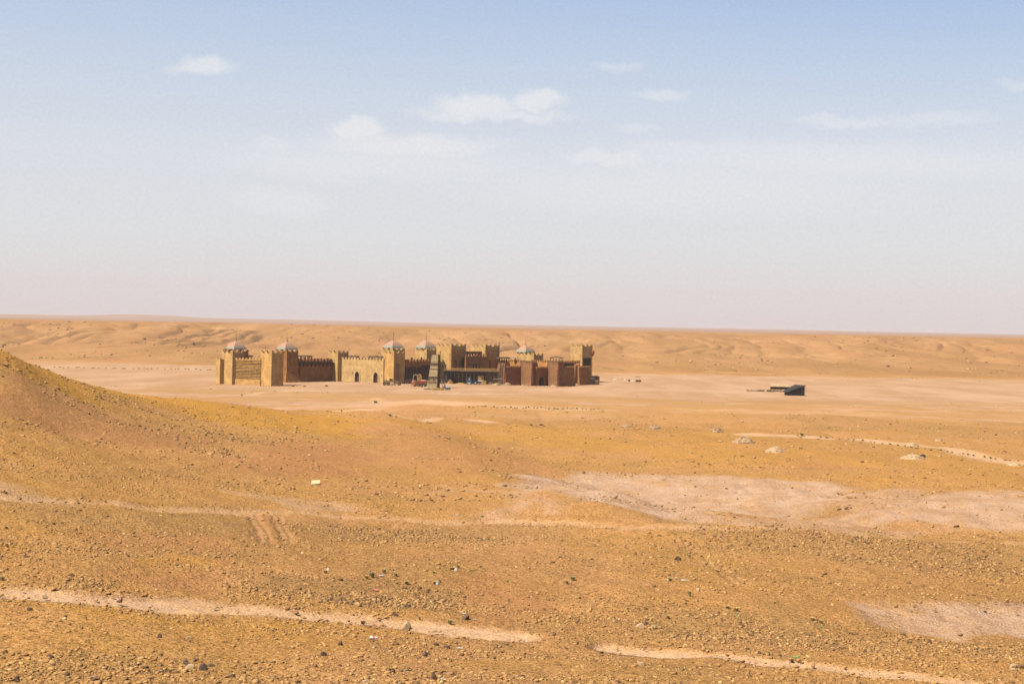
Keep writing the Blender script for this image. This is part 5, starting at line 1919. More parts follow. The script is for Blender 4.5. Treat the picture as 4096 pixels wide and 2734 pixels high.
# bleached timber frames and straw
p = base_pt(1768, 609)
bt = thing('timber_tangle', 'tangle of bleached timber frames left of the straw heap', 'timber', p, 0)
r = random.Random(8)
m = MB()
for k in range(14):
    x = -1.5 + k * 0.22
    m.bar((x, r.uniform(-.6, .4), 0), (x + r.uniform(-.5, .5), r.uniform(-.3, .5), r.uniform(1.8, 3.6)), 0.13)
for k in range(8):
    x = r.uniform(-1.5, 1)
    z = r.uniform(0.8, 3)
    m.bar((x, -.3, z), (x + r.uniform(.5, 1.3), .2, z + r.uniform(-.8, .8)), 0.11)
m.build('frame', M_PALEWOOD, bt)


def heap(name, label, cat, u, v, wd, h, mat, seed, dp=0.7, stones=0, smat=None, group=None, kindstalk=False, pt=None):
    p = pt or hit(u, v)
    r = random.Random(seed)
    vs, fs = [], []
    nr, na = 7, 20
    for k in range(nr + 1):
        q = k / nr
        for j in range(na):
            a = 2 * math.pi * j / na
            rr_ = q * (1 + r.uniform(-0.14, 0.14))
            z = h * (1 - q ** 1.6) * (1 + r.uniform(-0.25, 0.2)) if k else h
            if k == nr:
                z = -0.25
            vs.append((wd / 2 * rr_ * math.cos(a), wd / 2 * dp * rr_ * math.sin(a), z))
    for k in range(nr):
        for j in range(na):
            fs.append((k * na + j, (k + 1) * na + j, (k + 1) * na + (j + 1) % na, k * na + (j + 1) % na))
    m = MB().add(vs, fs)
    if kindstalk:
        for k in range(90):
            a = r.uniform(0, 6.28)
            q = r.uniform(0, .85)
            c = Vector((wd / 2 * q * math.cos(a), wd / 2 * dp * q * math.sin(a), h * (1 - q ** 1.6)))
            dd = Vector((r.uniform(-1, 1), r.uniform(-1, 1), r.uniform(-.1, .7))).normalized() * r.uniform(.3, .8)
            m.bar(c - dd / 2, c + dd / 2, 0.06)
    for k in range(stones):
        a = r.uniform(0, 6.28)
        q = r.uniform(0.0, 1.15)
        s = r.uniform(0.05, 0.13) * max(h, 0.5) * 1.6
        zz = max(h * (1 - min(q, 1) ** 1.6), 0)
        b = MB()
        V = [(Vector(v_) * (1 + r.uniform(-.3, .3))) * s for v_ in ICO_V]
        cx_, cy_ = wd / 2 * q * math.cos(a), wd / 2 * dp * q * math.sin(a)
        m.add([(v_.x * 1.3 + cx_, v_.y + cy_, v_.z * 0.8 + zz + s * 0.2) for v_ in V], [tuple(f_) for f_ in ICO_F])
    o = m.build(name, mat)
    o.location = p
    o.rotation_euler = (0, 0, 0)
    vadd(o, label, cat, group)
    return o


heap('straw_heap', 'heap of orange straw and canes under the porch', 'straw heap', 0, 0, 2.9, 1.7, M_STRAW, 3, 0.7, kindstalk=True, pt=base_pt(1801, 609))
heap('debris_heap', 'low yellow strip of debris between the straw heap and the teal machine', 'debris', 0, 0, 5.2, 0.5, M_STRAW, 4, 0.3, 18, pt=base_pt(1843, 609.5))
heap('rubble_heap', 'rubble heap at the foot of the dark red wall', 'rubble', 0, 0, 3.8, 1.2, M_RUBBLE, 5, 0.6, 60, pt=base_pt(2030, 601.5), group='rubble at the foot of the fort')
heap('rubble_heap', 'low rubble skirt at the foot of the left brick turret', 'rubble', 0, 0, 5.4, 0.7, M_MARL, 6, 0.4, 30, pt=base_pt(2108, 606), group='rubble at the foot of the fort')
heap('rubble_heap', 'low rubble skirt at the foot of the right brick turret', 'rubble', 0, 0, 4.6, 0.6, M_MARL, 7, 0.4, 26, pt=base_pt(2216, 602.5), group='rubble at the foot of the fort')
heap('rubble_heap', 'small rubble heap below the narrow mud pier', 'rubble', 0, 0, 2.2, 0.8, M_MARL, 8, 0.5, 20, pt=base_pt(2306, 617), group='rubble at the foot of the fort')

# teal machine
p = base_pt(1877, 607)
tm = thing('farm_machine', 'teal threshing machine parked left of the tractor', 'machine', p, 0.1)
MB().box(-0.9, 0.9, 0, 1.4, 0.5, 1.5).build('body', M_TEAL, tm)
MB().box(-1.15, 1.15, -0.1, 1.5, 1.5, 1.65).build('deck', M_TEAL, tm)
c_ = MB().box(-0.5, 0.5, 0.1, 1.1, 1.65, 2.75).build('cab', M_TEAL, tm)
MB().box(-0.25, 0.3, 0.06, 0.095, 1.95, 2.5).build('window', M_CHROME, c_)
MB().box(-0.65, 0.65, 0, 1.2, 2.75, 2.87).build('roof', M_TEAL, c_)
for x in (-0.75, 0.75):
    MB().cyl((x, -0.15, 0.4), (x, 0.1, 0.4), 0.4, 0.4, 14).build('wheel', M_TYRE, tm)
MB().bar((-1.1, 0, 2.0), (-1.1, 0, 0.4), 0.08).bar((-1.1, 0, 2.0), (-0.5, 0, 2.3), 0.08).build('handrail', M_TEAL, tm)
MB().box(-0.8, 0.5, -0.25, -0.05, 0.35, 0.8).build('step', M_CLEAR, tm)
# tractor
p = base_pt(1910, 606.5)
tr = thing('tractor', 'dark blue tractor with a pale bonnet beside the teal machine', 'tractor', p, 0.05)
MB().box(-0.2, 1.55, 0.1, 0.85, 0.8, 1.55).build('engine', M_NAVY, tr)
MB().hexa([(0.2, 0.02, 1.55), (1.7, 0.02, 1.45), (1.7, 0.93, 1.45), (0.2, 0.93, 1.55), (0.25, 0.12, 1.85), (1.55, 0.12, 1.65), (1.55, 0.83, 1.65), (0.25, 0.83, 1.85)]).build('bonnet', M_WHITE, tr)
MB().box(-1.3, -0.2, 0.1, 0.85, 0.7, 1.3).build('rear_body', M_NAVY, tr)
MB().box(-1.1, -0.6, 0.25, 0.7, 1.3, 1.4).box(-1.2, -1.08, 0.25, 0.7, 1.3, 1.85).build('seat', M_TYRE, tr)
MB().bar((-0.15, 0.48, 1.3), (-0.4, 0.48, 1.9), 0.06).cyl((-0.4, 0.48, 1.88), (-0.43, 0.48, 1.94), 0.22, 0.22, 12).build('steering_wheel', M_TYRE, tr)
for x in (-0.9,):
    for y in (-0.1, 1.0):
        w_ = MB().cyl((x, y - 0.15, 0.75), (x, y + 0.15, 0.75), 0.75, 0.75, 18).build('rear_wheel', M_TYRE, tr)
        MB().cyl((x, y - 0.17, 0.75), (x, y + 0.17, 0.75), 0.33, 0.33, 12).build('rim', M_CLEAR, w_)
for y in (-0.05, 0.95):
    w_ = MB().cyl((1.15, y - 0.12, 0.45), (1.15, y + 0.12, 0.45), 0.45, 0.45, 16).build('front_wheel', M_TYRE, tr)
    MB().cyl((1.15, y - 0.14, 0.45), (1.15, y + 0.14, 0.45), 0.2, 0.2, 10).build('rim', M_CLEAR, w_)
MB().cyl((0.1, 0.2, 1.6), (0.1, 0.2, 2.3), 0.05, 0.05, 8).build('exhaust', M_POLE, tr)
MB().box(-2.3, -1.5, 0.0, 0.9, 0.35, 1.2).build('plough', M_NAVY, tr)
# sentry cabinet
p = base_pt(1922.5, 608.5)
kb = thing('wooden_cabinet', 'tall yellow boarded cabinet with a shuttered side under the porch', 'cabinet', p, 0)
MB().box(-1.2, 0.2, 0, 1.0, -0.1, 3.5).build('body', M_YPAINT, kb)
MB().box(0.2, 1.2, 0.05, 1.0, -0.1, 3.5).build('side_panel', M_PLANK, kb)
MB().box(-1.35, 1.35, -0.15, 1.1, 3.5, 3.66).build('roof', M_WOOD, kb)
m = MB()
for k in range(3):
    m.box(0.35, 1.05, -0.02, 0.045, 2.2 + k * 0.38, 2.42 + k * 0.38)
m.build('louvre', M_DARK, kb)
m = MB()
for k in range(7):
    m.box(-1.18 + k * 0.2, -1.04 + k * 0.2, -0.03, 0, 0, 3.45)
m.build('boards', M_YPAINT, kb)
p = base_pt(1940.5, 605)
bx_ = thing('wooden_box', 'upright yellow box in front of the reed screen', 'box', p, 0.1)
MB().box(-0.5, 0.5, 0, 0.6, -0.1, 1.7).build('body', M_YPAINT, bx_)
MB().box(-0.55, 0.15, -0.05, 0.65, 1.701, 1.8).build('lid', M_PLANK, bx_)
# trestle and cart wheels
p = base_pt(1992, 602)
ts = thing('trestle', 'long plank trestle standing in front of the pipe scaffold', 'trestle', p, 0)
MB().box(-2.1, 2.0, -0.3, 0.3, 2.55, 2.75).build('table_top', M_PALEWOOD, ts)
for x0, x1 in ((-1.2, -2.0), (-0.8, -0.2), (0.3, 0.9), (1.0, 0.5), (1.6, 1.9)):
    MB().bar((x0, 0, 2.55), (x1, -0.1, 0), 0.16).build('leg', M_WOOD, ts)
MB().bar((-1.6, 0.02, 1.2), (1.6, 0.02, 1.0), 0.1).build('stretcher', M_WOOD, ts)
for u, Yw, lb in ((1963, 602, 'pale spoked cart wheel leaning left of the trestle'), (1996, 600, 'pale spoked cart wheel under the right end of the trestle')):
    p = base_pt(u, Yw)
    cw_ = thing('cart_wheel', lb, 'wheel', p, 0.25, 'cart wheels by the trestle')
    m = MB()
    n = 16
    R_ = 0.75
    for k in range(n):
        a, b = 2 * math.pi * k / n, 2 * math.pi * (k + 1) / n
        m.bar((R_ * math.cos(a), 0.1 * math.sin(a), R_ + R_ * math.sin(a)), (R_ * math.cos(b), 0.1 * math.sin(b), R_ + R_ * math.sin(b)), 0.14)
    m.build('rim', M_PALEWOOD, cw_)
    m = MB()
    for k in range(8):
        a = 2 * math.pi * k / 8
        m.bar((0, 0, R_), (R_ * .93 * math.cos(a), 0.1 * math.sin(a), R_ + R_ * .93 * math.sin(a)), 0.07)
    m.cyl((0, -0.12, R_), (0, 0.12, R_), 0.14, 0.14, 10)
    m.build('spokes', M_PALEWOOD, cw_)
heap('debris_heap', 'scrap timber and dry brush lying under the trestle', 'debris', 0, 0, 4.6, 0.8, M_DRY, 14, 0.4, 20, kindstalk=True, pt=base_pt(1986, 604))

# ------------------------------------------------------------------ set pieces on the open flat, right
p = hit(3150, 1581)
sh = thing('wedge_shed', 'blackened wooden shed with a steeply sloping roof on the open flat', 'shed', p, 0)
k_ = p.y / FPX
Wd, Hh, Dp = 70 * k_, 42 * k_, 3.4
hl = 14 * k_
MB().hexa([(0.3, 0.25, 0), (Wd - 0.3, 0.25, 0), (Wd - 3.6, Dp, 0), (-0.6, Dp, 0), (0.3, 0.25, hl), (Wd - 0.3, 0.25, Hh - 0.3), (Wd - 3.6, Dp, Hh - 0.3), (-0.6, Dp, hl)]).build('wall', M_BLACKWOOD, sh)
MB().hexa([(-0.5, -0.2, hl - 0.25), (Wd + 0.2, -0.2, Hh - 0.25), (Wd - 3.3, Dp + 0.6, Hh - 0.15), (-1.3, Dp + 0.6, hl - 0.15), (-0.5, -0.2, hl), (Wd + 0.2, -0.2, Hh), (Wd - 3.3, Dp + 0.6, Hh + 0.1), (-1.3, Dp + 0.6, hl + 0.1)]).build('roof', M_BLACKWOOD, sh)
m = MB()
for k in range(9):
    x = 0.1 + k * (Wd - 0.3) / 8
    m.box(x, x + 0.18, 0.0, 0.2, 0, hl + (Hh - hl) * (x / Wd) - 0.3)
m.build('post', M_BLACKWOOD, sh)
MB().bar((-0.1, -0.1, 0.15), (Wd + 0.1, -0.1, 0.15), 0.22).bar((0, -0.05, hl * .5), (Wd, -0.05, Hh * .55), 0.16).build('sill_beam', M_BLACKWOOD, sh)
for (x, z) in ((0.45, 0.9), (Wd - 1.6, Hh * 0.62), (Wd - 0.2, Hh * .6), (Wd - .2, Hh * .25)):
    MB().box(x, x + 0.16, 0.15, 0.24, z, z + 0.55).build('gap', M_PALEWOOD, sh)

p = hit(3120, 1557)
bl = thing('stage_deck', 'tilted deck of pale planks on dark legs left of the black shed', 'platform', p, 0)
k_ = p.y / FPX
Wd = 76 * k_
MB().hexa([(-Wd / 2, 0.0, 9 * k_), (Wd / 2, 0, 9 * k_), (Wd / 2, 1.8, 20 * k_), (-Wd / 2, 1.8, 20 * k_), (-Wd / 2, -0.03, 9 * k_ + 0.12), (Wd / 2, -0.03, 9 * k_ + 0.12), (Wd / 2, 1.77, 20 * k_ + 0.12), (-Wd / 2, 1.77, 20 * k_ + 0.12)]).build('deck', M_DWOOD, bl)
m = MB()
n = 34
for k in range(n):
    x = -Wd / 2 + k * Wd / n
    e = 0.02 * (k % 3)
    m.hexa([(x, -0.1, 9 * k_ + .13 + e), (x + Wd / n - 0.03, -0.1, 9 * k_ + .13 + e), (x + Wd / n - 0.03, 1.85, 20 * k_ + .14 + e), (x, 1.85, 20 * k_ + .14 + e),
            (x, -0.12, 9 * k_ + .22 + e), (x + Wd / n - 0.03, -0.12, 9 * k_ + .22 + e), (x + Wd / n - 0.03, 1.8, 20 * k_ + .23 + e), (x, 1.8, 20 * k_ + .23 + e)])
m.build('planks', simple('new_planks', (0.66, 0.47, 0.26), (0.42, 0.28, 0.14), 2), bl)
for k in range(9):
    x = -Wd / 2 + 0.1 + k * (Wd - 0.3) / 8
    MB().box(x, x + 0.2, 0.2, 0.4, 0, 9 * k_).build('leg', M_DWOOD, bl)
MB().box(-Wd / 2, Wd / 2, 0.6, 0.8, 0.1, 9 * k_).build('apron', M_DWOOD, bl)
p = hit(3108, 1567)
tp = thing('timber_pile', 'jumbled low timber pile in front of the plank deck', 'timber pile', p, 0)
r = random.Random(12)
m = MB()
for k in range(26):
    x = r.uniform(-4.6, 3.6)
    z = r.uniform(0.1, 0.75)
    a = r.uniform(-0.25, 0.25)
    ln = r.uniform(0.8, 2.4)
    m.bar((x, r.uniform(-.5, .8), z), (x + ln * math.cos(a), r.uniform(-.5, .8), max(z + ln * math.sin(a), 0.05)), 0.2)
m.build('beam', M_WOOD, tp)
p = hit(3024, 1564)
lb_ = thing('long_beams', 'long pale beam stack lying alone left of the timber pile', 'timber', p, 0)
MB().bar((-3.7, 0, 0.35), (0.7, 0, 0.3), 0.45, 0.4).bar((-3.8, 0.4, 0.1), (0.8, 0.5, 0.15), 0.3).build('beam', M_PALEWOOD, lb_)
MB().bar((0.3, 0.1, 0.3), (3.6, 0.1, 0.35), 0.5, 0.5).bar((-3.7, -0.1, 0.3), (-3.5, 0.1, 0.55), 0.3).build('end_block', M_DWOOD, lb_)
# small objects on the flat
p = hit(2516.5, 1525)
o = MB().box(-0.42, 0.42, 0, 0.8, -0.1, 0.85).box(-0.46, 0.46, -0.04, 0.84, 0.7, 0.78).build('metal_bin', M_SKIP)
o.location = p
vadd(o, 'square brown bin on the flat right of the fort', 'bin')
p = hit(2554, 1527)
sk = thing('skip_container', 'long low brown skip on the flat right of the fort', 'skip', p, -0.05)
MB().hexa([(-1.3, 0, -0.1), (1.1, 0, -0.1), (1.1, 1.4, -0.1), (-1.3, 1.4, -0.1), (-1.35, -0.05, 0.95), (1.3, -0.05, 0.85), (1.3, 1.45, 0.85), (-1.35, 1.45, 0.95)]).build('body', M_SKIP, sk)
MB().box(-1.42, 1.36, -0.12, 0.02, 0.86, 0.98).build('rim', M_SKIP, sk)
p = hit(2552, 1509)
be = thing('bench', 'long dark bench on the flat beyond the brown skip', 'bench', p, 0)
MB().box(-1.1, 1.1, 0, 0.4, 0.3, 0.5).build('seat', M_SKIP, be)
for x in (-1.1, 0.9):
    MB().box(x, x + 0.2, 0, 0.4, -0.1, 0.3).build('leg', M_SKIP, be)
M_LIME = simple('white_lime', (0.78, 0.70, 0.56), (0.66, 0.55, 0.4), 2)
heap('lime_heap', 'larger white lime heap right of the plank hut', 'heap', 2461, 1518, 2.2, 0.55, M_LIME, 20, 0.5, 6, group='pale heaps right of the fort')
heap('lime_heap', 'smaller white lime heap beside the orange sand', 'heap', 2500, 1519, 1.5, 0.4, M_LIME, 21, 0.5, 4, group='pale heaps right of the fort')
heap('sand_heap', 'low orange sand heap between the two lime heaps', 'heap', 2482, 1519, 2.6, 0.32, M_STRAW, 22, 0.4, 0, group='pale heaps right of the fort')
heap('plaster_debris', 'white plaster debris between the bin and the skip', 'debris', 2531, 1525, 1.9, 0.75, M_LIME, 23, 0.4, 16)

# ------------------------------------------------------------------ rocks that stand out
def rock(u, v, wpx, hpx, mat, label, seed, group=None, rot=None):
    p = hit(u, v)
    k = p.y / FPX
    wd, hh = wpx * k, hpx * k
    r = np.random.RandomState(seed)
    V, F = subdiv(ICO_V, ICO_F)
    V, F = subdiv(V, F)
    V = V * (1 + 0.14 * r.normal(size=(len(V), 1)) * 0.5)
    for _ in range(9):
        n = r.normal(size=3)
        n[2] = abs(n[2]) * 0.8
        n /= np.linalg.norm(n)
        o = V @ n - r.uniform(0.45, 0.78)
        V = V - np.outer(np.maximum(o, 0), n)
    V = V * np.array([wd * 0.62, wd * 0.5, hh * 0.8])
    m = MB().add([tuple(q) for q in V], [tuple(f) for f in F])
    o = m.build('rock', mat)
    o.location = (p.x, p.y + wd * 0.2, p.z + hh * 0.30)
    o.rotation_euler = (0, 0, 0 if rot is None else rot)
    return vadd(o, label, 'rock', group)


ROCKS = [
    (1625, 2514, 32, 36, M_ROCKP, 'upright pale boulder standing on the near edge of the dirt road'),
    (1864, 2478, 34, 22, M_ROCKB, 'big brown boulder above the end of the dirt road'),
    (1452, 2490, 17, 12, M_ROCKB, 'round brown rock on the road edge left of the upright boulder'),
    (1576, 2460, 28, 13, M_ROCKB, 'flat brown rock on the far verge of the dirt road'),
    (1737, 2523, 18, 8, M_ROCKP, 'left one of two flat pale stones on the road edge right of the upright boulder'),
    (1760, 2524, 13, 8, M_ROCKP, 'right one of two flat pale stones on the road edge right of the upright boulder'),
    (1791, 2592, 22, 18, M_ROCKD, 'round dark rock left of the crumpled white litter'),
    (1747, 2580, 22, 12, M_ROCKD, 'flat dark rock left of the round dark rock near the white litter'),
    (1700, 2622, 26, 18, M_ROCKB, 'round brown rock below the white litter'),
    (2712, 2238, 24, 16, M_ROCKD, 'angular dark slab on the bare slope at right'),
    (2793, 2364, 20, 16, M_ROCKP, 'pale rock right of the dry grass tuft'),
    (2562, 2508, 36, 20, M_ROCKP, 'left pale boulder of the cluster on the stony bank'),
    (2612, 2512, 26, 16, M_ROCKP, 'right pale boulder of the cluster on the stony bank'),
    (2585, 2497, 30, 15, M_ROCKB, 'brown boulder at the back of the cluster on the stony bank'),
    (3038, 2613, 13, 12, M_ROCKD, 'small dark rock on the far edge of the lower right road'),
    (3168, 2641, 18, 9, M_ROCKB, 'brown rock just below the green bottle'),
    (2566, 2660, 26, 18, M_ROCKP, 'rounded tan rock on the near slope right of centre'),
    (1735, 2715, 26, 28, M_ROCKB, 'pointed brown rock at the bottom edge left of centre'),
    (1770, 2720, 22, 14, M_ROCKP, 'pale cobble beside the pointed brown rock at the bottom edge'),
    (1460, 2732, 34, 14, M_ROCKP, 'long pale slab at the bottom edge'),
    (810, 2678, 32, 26, M_ROCKD, 'largest dark rock of the lower left rock cluster'),
    (760, 2672, 38, 18, M_ROCKP, 'long pale slab left of the largest dark rock in the lower left cluster'),
    (742, 2655, 30, 16, M_ROCKD, 'dark rock above the pale slab in the lower left cluster'),
    (838, 2664, 34, 14, M_ROCKB, 'brown rock at the upper right of the lower left cluster'),
    (928, 2706, 30, 16, M_ROCKB, 'brown rock right of the lower left cluster'),
    (638, 2548, 18, 18, M_ROCKD, 'dark rock on the near slope left of centre'),
    (755, 2555, 20, 16, M_ROCKP, 'pale rock on the near slope right of the dark rock'),
    (66, 2720, 26, 22, M_ROCKD, 'dark rock in the bottom left corner'),
    (22, 2608, 16, 14, M_ROCKD, 'dark rock at the left edge below the road'),
    (118, 2440, 18, 16, M_ROCKD, 'dark rock on the near road edge at far left'),
    (178, 2388, 26, 14, M_ROCKP, 'pale rock sitting on the dirt road at left'),
    (1295, 2620, 24, 16, M_ROCKD, 'dark rock on the near slope left of the pointed rock'),
    (1362, 2578, 20, 18, M_ROCKD, 'darker of the paired rocks above the bottle at left'),
    (4055, 2666, 30, 14, M_ROCKP, 'rounded pale stone at the lower right corner'),
    (4060, 2680, 34, 12, M_ROCKP, 'second pale stone under the rounded one at the lower right corner'),
    (4088, 2672, 30, 18, M_ROCKB, 'dark red stone at the lower right corner edge'),
    (965, 1848, 12, 7, M_ROCKD, 'dark rock on the red bare bank left of the cardboard sheet'),
    (1304, 1545, 12, 7, M_ROCKD, 'dark rock on the flat below the walkway wall'),
    (1218, 1546, 11, 5, M_ROCKD, 'right one of two dark rocks right of the near stone tower'),
    (1173, 1545, 12, 6, M_ROCKD, 'left one of two dark rocks right of the near stone tower'),
    (966, 1581, 8, 5, M_ROCKD, 'lone dark rock on the flat in front of the left bastion'),
    (2614, 1789, 8, 6, M_ROCKP, 'pale rock on the far slope right of centre'),
]
for i, rk in enumerate(ROCKS):
    rock(*rk, seed=100 + i, group='rocks that stand out on the desert ground')

# rubble mounds far right
MO = [(2870, 1728, 56, 16, M_RUBBLE, 40, 'heap of dark broken blocks on the bank below the black shed'),
      (2975, 1770, 100, 20, M_RUBBLE, 36, 'widest rubble mound with dark stones on its crest'),
      (3100, 1806, 90, 18, M_MARL, 8, 'smooth pale earth mound below the widest rubble mound'),
      (3650, 1834, 110, 16, M_MARL, 14, 'pale earth mound with a dark block on top at right'),
      (3650, 1785, 56, 14, M_MARL, 14, 'small pale mound beside the pale track at right'),
      (2620, 1712, 60, 12, M_RUBBLE, 24, 'low grey rubble heap left of the dark block heap'),
      (2505, 1706, 56, 8, M_RUBBLE, 18, 'faint low rubble heap farthest left of the row'),
      (3755, 1763, 40, 8, M_MARL, 12, 'low scatter of pale rubble beyond the track at right'),
      (4060, 1862, 80, 14, M_MARL, 20, 'pale rubble heap at the right edge by the track')]
for i, (u, v, wp, hp, mt, ns, lb) in enumerate(MO):
    p = hit(u, v)
    k = p.y / FPX
    heap('rubble_mound', lb, 'rubble mound', 0, 0, wp * k, hp * k * 1.15, mt, 50 + i, 0.8, ns, pt=p, group='rubble mounds on the slope at right')
rock(3690, 1828, 26, 12, M_ROCKD, 'dark block lying on the pale earth mound at right', 300)
rock(2873, 1726, 18, 9, M_ROCKD, 'dark hollow block in the heap below the black shed', 301)


# ------------------------------------------------------------------ tufts and bushes
def tuft_mesh(name, n, h, spread, mat, seed, blade=0.02):
    r = random.Random(seed)
    m = MB()
    vs, fs = [], []
    for k in range(n):
        a = r.uniform(0, 6.283)
        q = r.uniform(0, 1) ** 0.6 * spread * 0.35
        bx, by = q * math.cos(a), q * math.sin(a)
        a2 = a + r.uniform(-.8, .8)
        ln = h * r.uniform(0.5, 1.1)
        ou = spread * r.uniform(0.2, 0.9) * 0.8
        tx, ty = bx + ou * math.cos(a2), by + ou * math.sin(a2)
        px, py = -math.sin(a2) * blade, math.cos(a2) * blade
        mx, my, mz = (bx + tx) / 2 * 0.9, (by + ty) / 2 * 0.9, ln * 0.65
        b = len(vs)
        vs += [(bx - px, by - py, -0.03), (bx + px, by + py, -0.03), (mx + px, my + py, mz), (mx - px, my - py, mz), (tx, ty, ln * r.uniform(0.7, 1))]
        fs += [(b, b + 1, b + 2, b + 3), (b + 3, b + 2, b + 4)]
    m.add(vs, fs)
    return m.build(name, mat)


PROTO = {}
def tuft(u, v, wpx, hpx, kind, label, group):
    p = hit(u, v)
    k = p.y / FPX
    if kind not in PROTO:
        mt = {'green': M_LEAFG, 'olive': M_LEAF, 'dry': M_DRY}[kind]
        PROTO[kind] = tuft_mesh('shrub' if kind != 'dry' else 'dry_tuft', 260, 1.0, 0.55, mt, len(PROTO) + 3, 0.022)
        o = PROTO[kind]
    else:
        o = PROTO[kind].copy()
        COL.objects.link(o)
    o.location = p
    o.rotation_euler = (0, 0, (u * 1.7) % 6.28)
    s = wpx * k / 1.0
    o.scale = (s, s, hpx * k)
    o['label'] = label
    o['category'] = 'shrub' if kind != 'dry' else 'grass tuft'
    o['group'] = group
    return o


G1 = 'tufts and small shrubs on the near slope'
for a in [(1488, 2308, 32, 26, 'green', 'green shrub with dry base above the pink bag, brightest on the slope'),
          (1466, 2312, 24, 14, 'dry', 'dry grass clump at the left foot of the bright green shrub'),
          (1536, 2290, 26, 20, 'olive', 'dark tuft right of the bright green shrub'),
          (1583, 2304, 22, 18, 'olive', 'dark tuft farther right of the bright green shrub, above the plastic bottle'),
          (1574, 2281, 12, 10, 'olive', 'tiny dark tuft above the row of dark tufts'),
          (1626, 2334, 26, 14, 'green', 'grey green tuft below the dark tufts'),
          (1588, 2334, 18, 10, 'dry', 'pale dry tuft left of the grey green tuft'),
          (1735, 2291, 16, 10, 'olive', 'low dark tuft between the white bags'),
          (1832, 2270, 18, 16, 'olive', 'dark tuft behind the upper white bag'),
          (1758, 2328, 18, 16, 'olive', 'dark tuft behind the lower white bag'),
          (2291, 2320, 26, 20, 'green', 'right one of the pair of green shrubs right of centre'),
          (2268, 2334, 22, 16, 'green', 'left one of the pair of green shrubs right of centre'),
          (2030, 2325, 14, 10, 'olive', 'small green tuft left of the shrub pair'),
          (2680, 2322, 26, 16, 'green', 'green tuft with white litter at its left foot'),
          (2756, 2382, 26, 26, 'dry', 'tall dry grass tuft left of the pale rock'),
          (2910, 2432, 26, 14, 'dry', 'left one of two olive tufts on the stony bank'),
          (2945, 2442, 30, 16, 'olive', 'right one of two olive tufts on the stony bank'),
          (3250, 2480, 26, 14, 'dry', 'left olive tuft on the far right stony bank'),
          (3284, 2490, 26, 14, 'olive', 'right olive tuft on the far right stony bank'),
          (3100, 2412, 18, 10, 'olive', 'small tuft alone on bare ground above the stony banks'),
          (2672, 2472, 24, 16, 'olive', 'grey tuft beside the pale boulder cluster'),
          (1678, 2476, 16, 14, 'green', 'thin tuft on the far verge above the road'),
          (1800, 2492, 30, 18, 'green', 'wide grey green tuft on the verge left of the big brown boulder'),
          (1245, 2418, 18, 12, 'olive', 'small dark tuft on the verge of the dirt road'),
          (10, 2320, 26, 20, 'olive', 'dark shrub at the left edge above the road'),
          (26, 2114, 24, 12, 'olive', 'dark tuft at the left edge on the stony slope'),
          (1302, 2290, 26, 14, 'dry', 'dry tuft under the leftmost white bag'),
          (1810, 2276, 34, 12, 'dry', 'dry grass mat under the upper white bag'),
          (1742, 2334, 36, 14, 'dry', 'dry grass mat under the lower white bag'),
          (4084, 2242, 18, 10, 'olive', 'dark tuft at the right edge on the gravel slope'),
          (2838, 1858, 16, 8, 'olive', 'small dark tuft on the ochre slope above the pale gully'),
          (1928, 2066, 18, 8, 'olive', 'low tuft on the track left of the pale patches'),
          (1502, 1610, 24, 10, 'green', 'low bush on the flat below the road grader')]:
    tuft(*a, G1)
tuft(3208, 1741, 24, 12, 'green', 'round green bush beside the start of the pale track at right', 'bushes along the tracks')
tuft(1560, 1663, 18, 9, 'green', 'left bush at the start of the narrow pale track', 'bushes along the tracks')
tuft(1585, 1667, 10, 6, 'green', 'smaller bush just right of the left bush on the narrow track', 'bushes along the tracks')
tuft(1366, 1644, 12, 7, 'green', 'bush at the left tip of the white salt patch', 'bushes along the tracks')
tuft(2125, 1700, 18, 7, 'green', 'left one of two bushes on the bank below the fort', 'bushes along the tracks')
tuft(2165, 1700, 26, 7, 'green', 'right one of two bushes on the bank below the fort', 'bushes along the tracks')
r = random.Random(21)
for k in range(34):
    u = 1880 + k * 16 + r.uniform(-6, 6)
    tuft(u, 1627 + (u - 1880) * 0.018 + r.uniform(-2.5, 4), r.uniform(7, 13), r.uniform(3.5, 6), 'green', 'small green bush in the row along the pale track in front of the fort', 'row of small bushes in front of the fort')
for k in range(30):
    f = k / 29
    u = 3280 + 820 * f + r.uniform(-10, 10)
    tuft(u, 1747 + 103 * f ** 1.15 + r.uniform(-3, 1), r.uniform(8, 20), r.uniform(4, 6), 'green', 'low green bush on the far verge of the pale track at right', 'low bushes along the pale track at right')
for k in range(32):
    u = 215 + 650 * k / 31 + r.uniform(-9, 9)
    tuft(u, 1469 + (u - 215) * 0.015 + r.uniform(-1.5, 1.5), r.uniform(7, 15), r.uniform(3, 4.5), 'green', 'low green bush in the line left of the fort', 'line of low bushes left of the fort')

# ------------------------------------------------------------------ litter
def place(o, u, v, rz=0.0, lift=0.0):
    p = hit(u, v)
    o.location = (p.x, p.y, p.z + lift)
    o.rotation_euler = (0, 0, rz)
    return p.y / FPX


o = MB().hexa([(-0.28, -0.3, 0), (0.28, -0.22, 0.02), (0.3, 0.35, 0.16), (-0.26, 0.3, 0.14), (-0.28, -0.3, 0.02), (0.28, -0.22, 0.04), (0.3, 0.35, 0.18), (-0.26, 0.3, 0.16)]).build('cardboard_sheet', M_CARD)
k = place(o, 1262, 1936, 0.1, 0.03)
o.scale = (34 * k / 0.57,) * 2 + (1.6,)
vadd(o, 'pale yellow cardboard sheet lying on the left slope', 'cardboard')


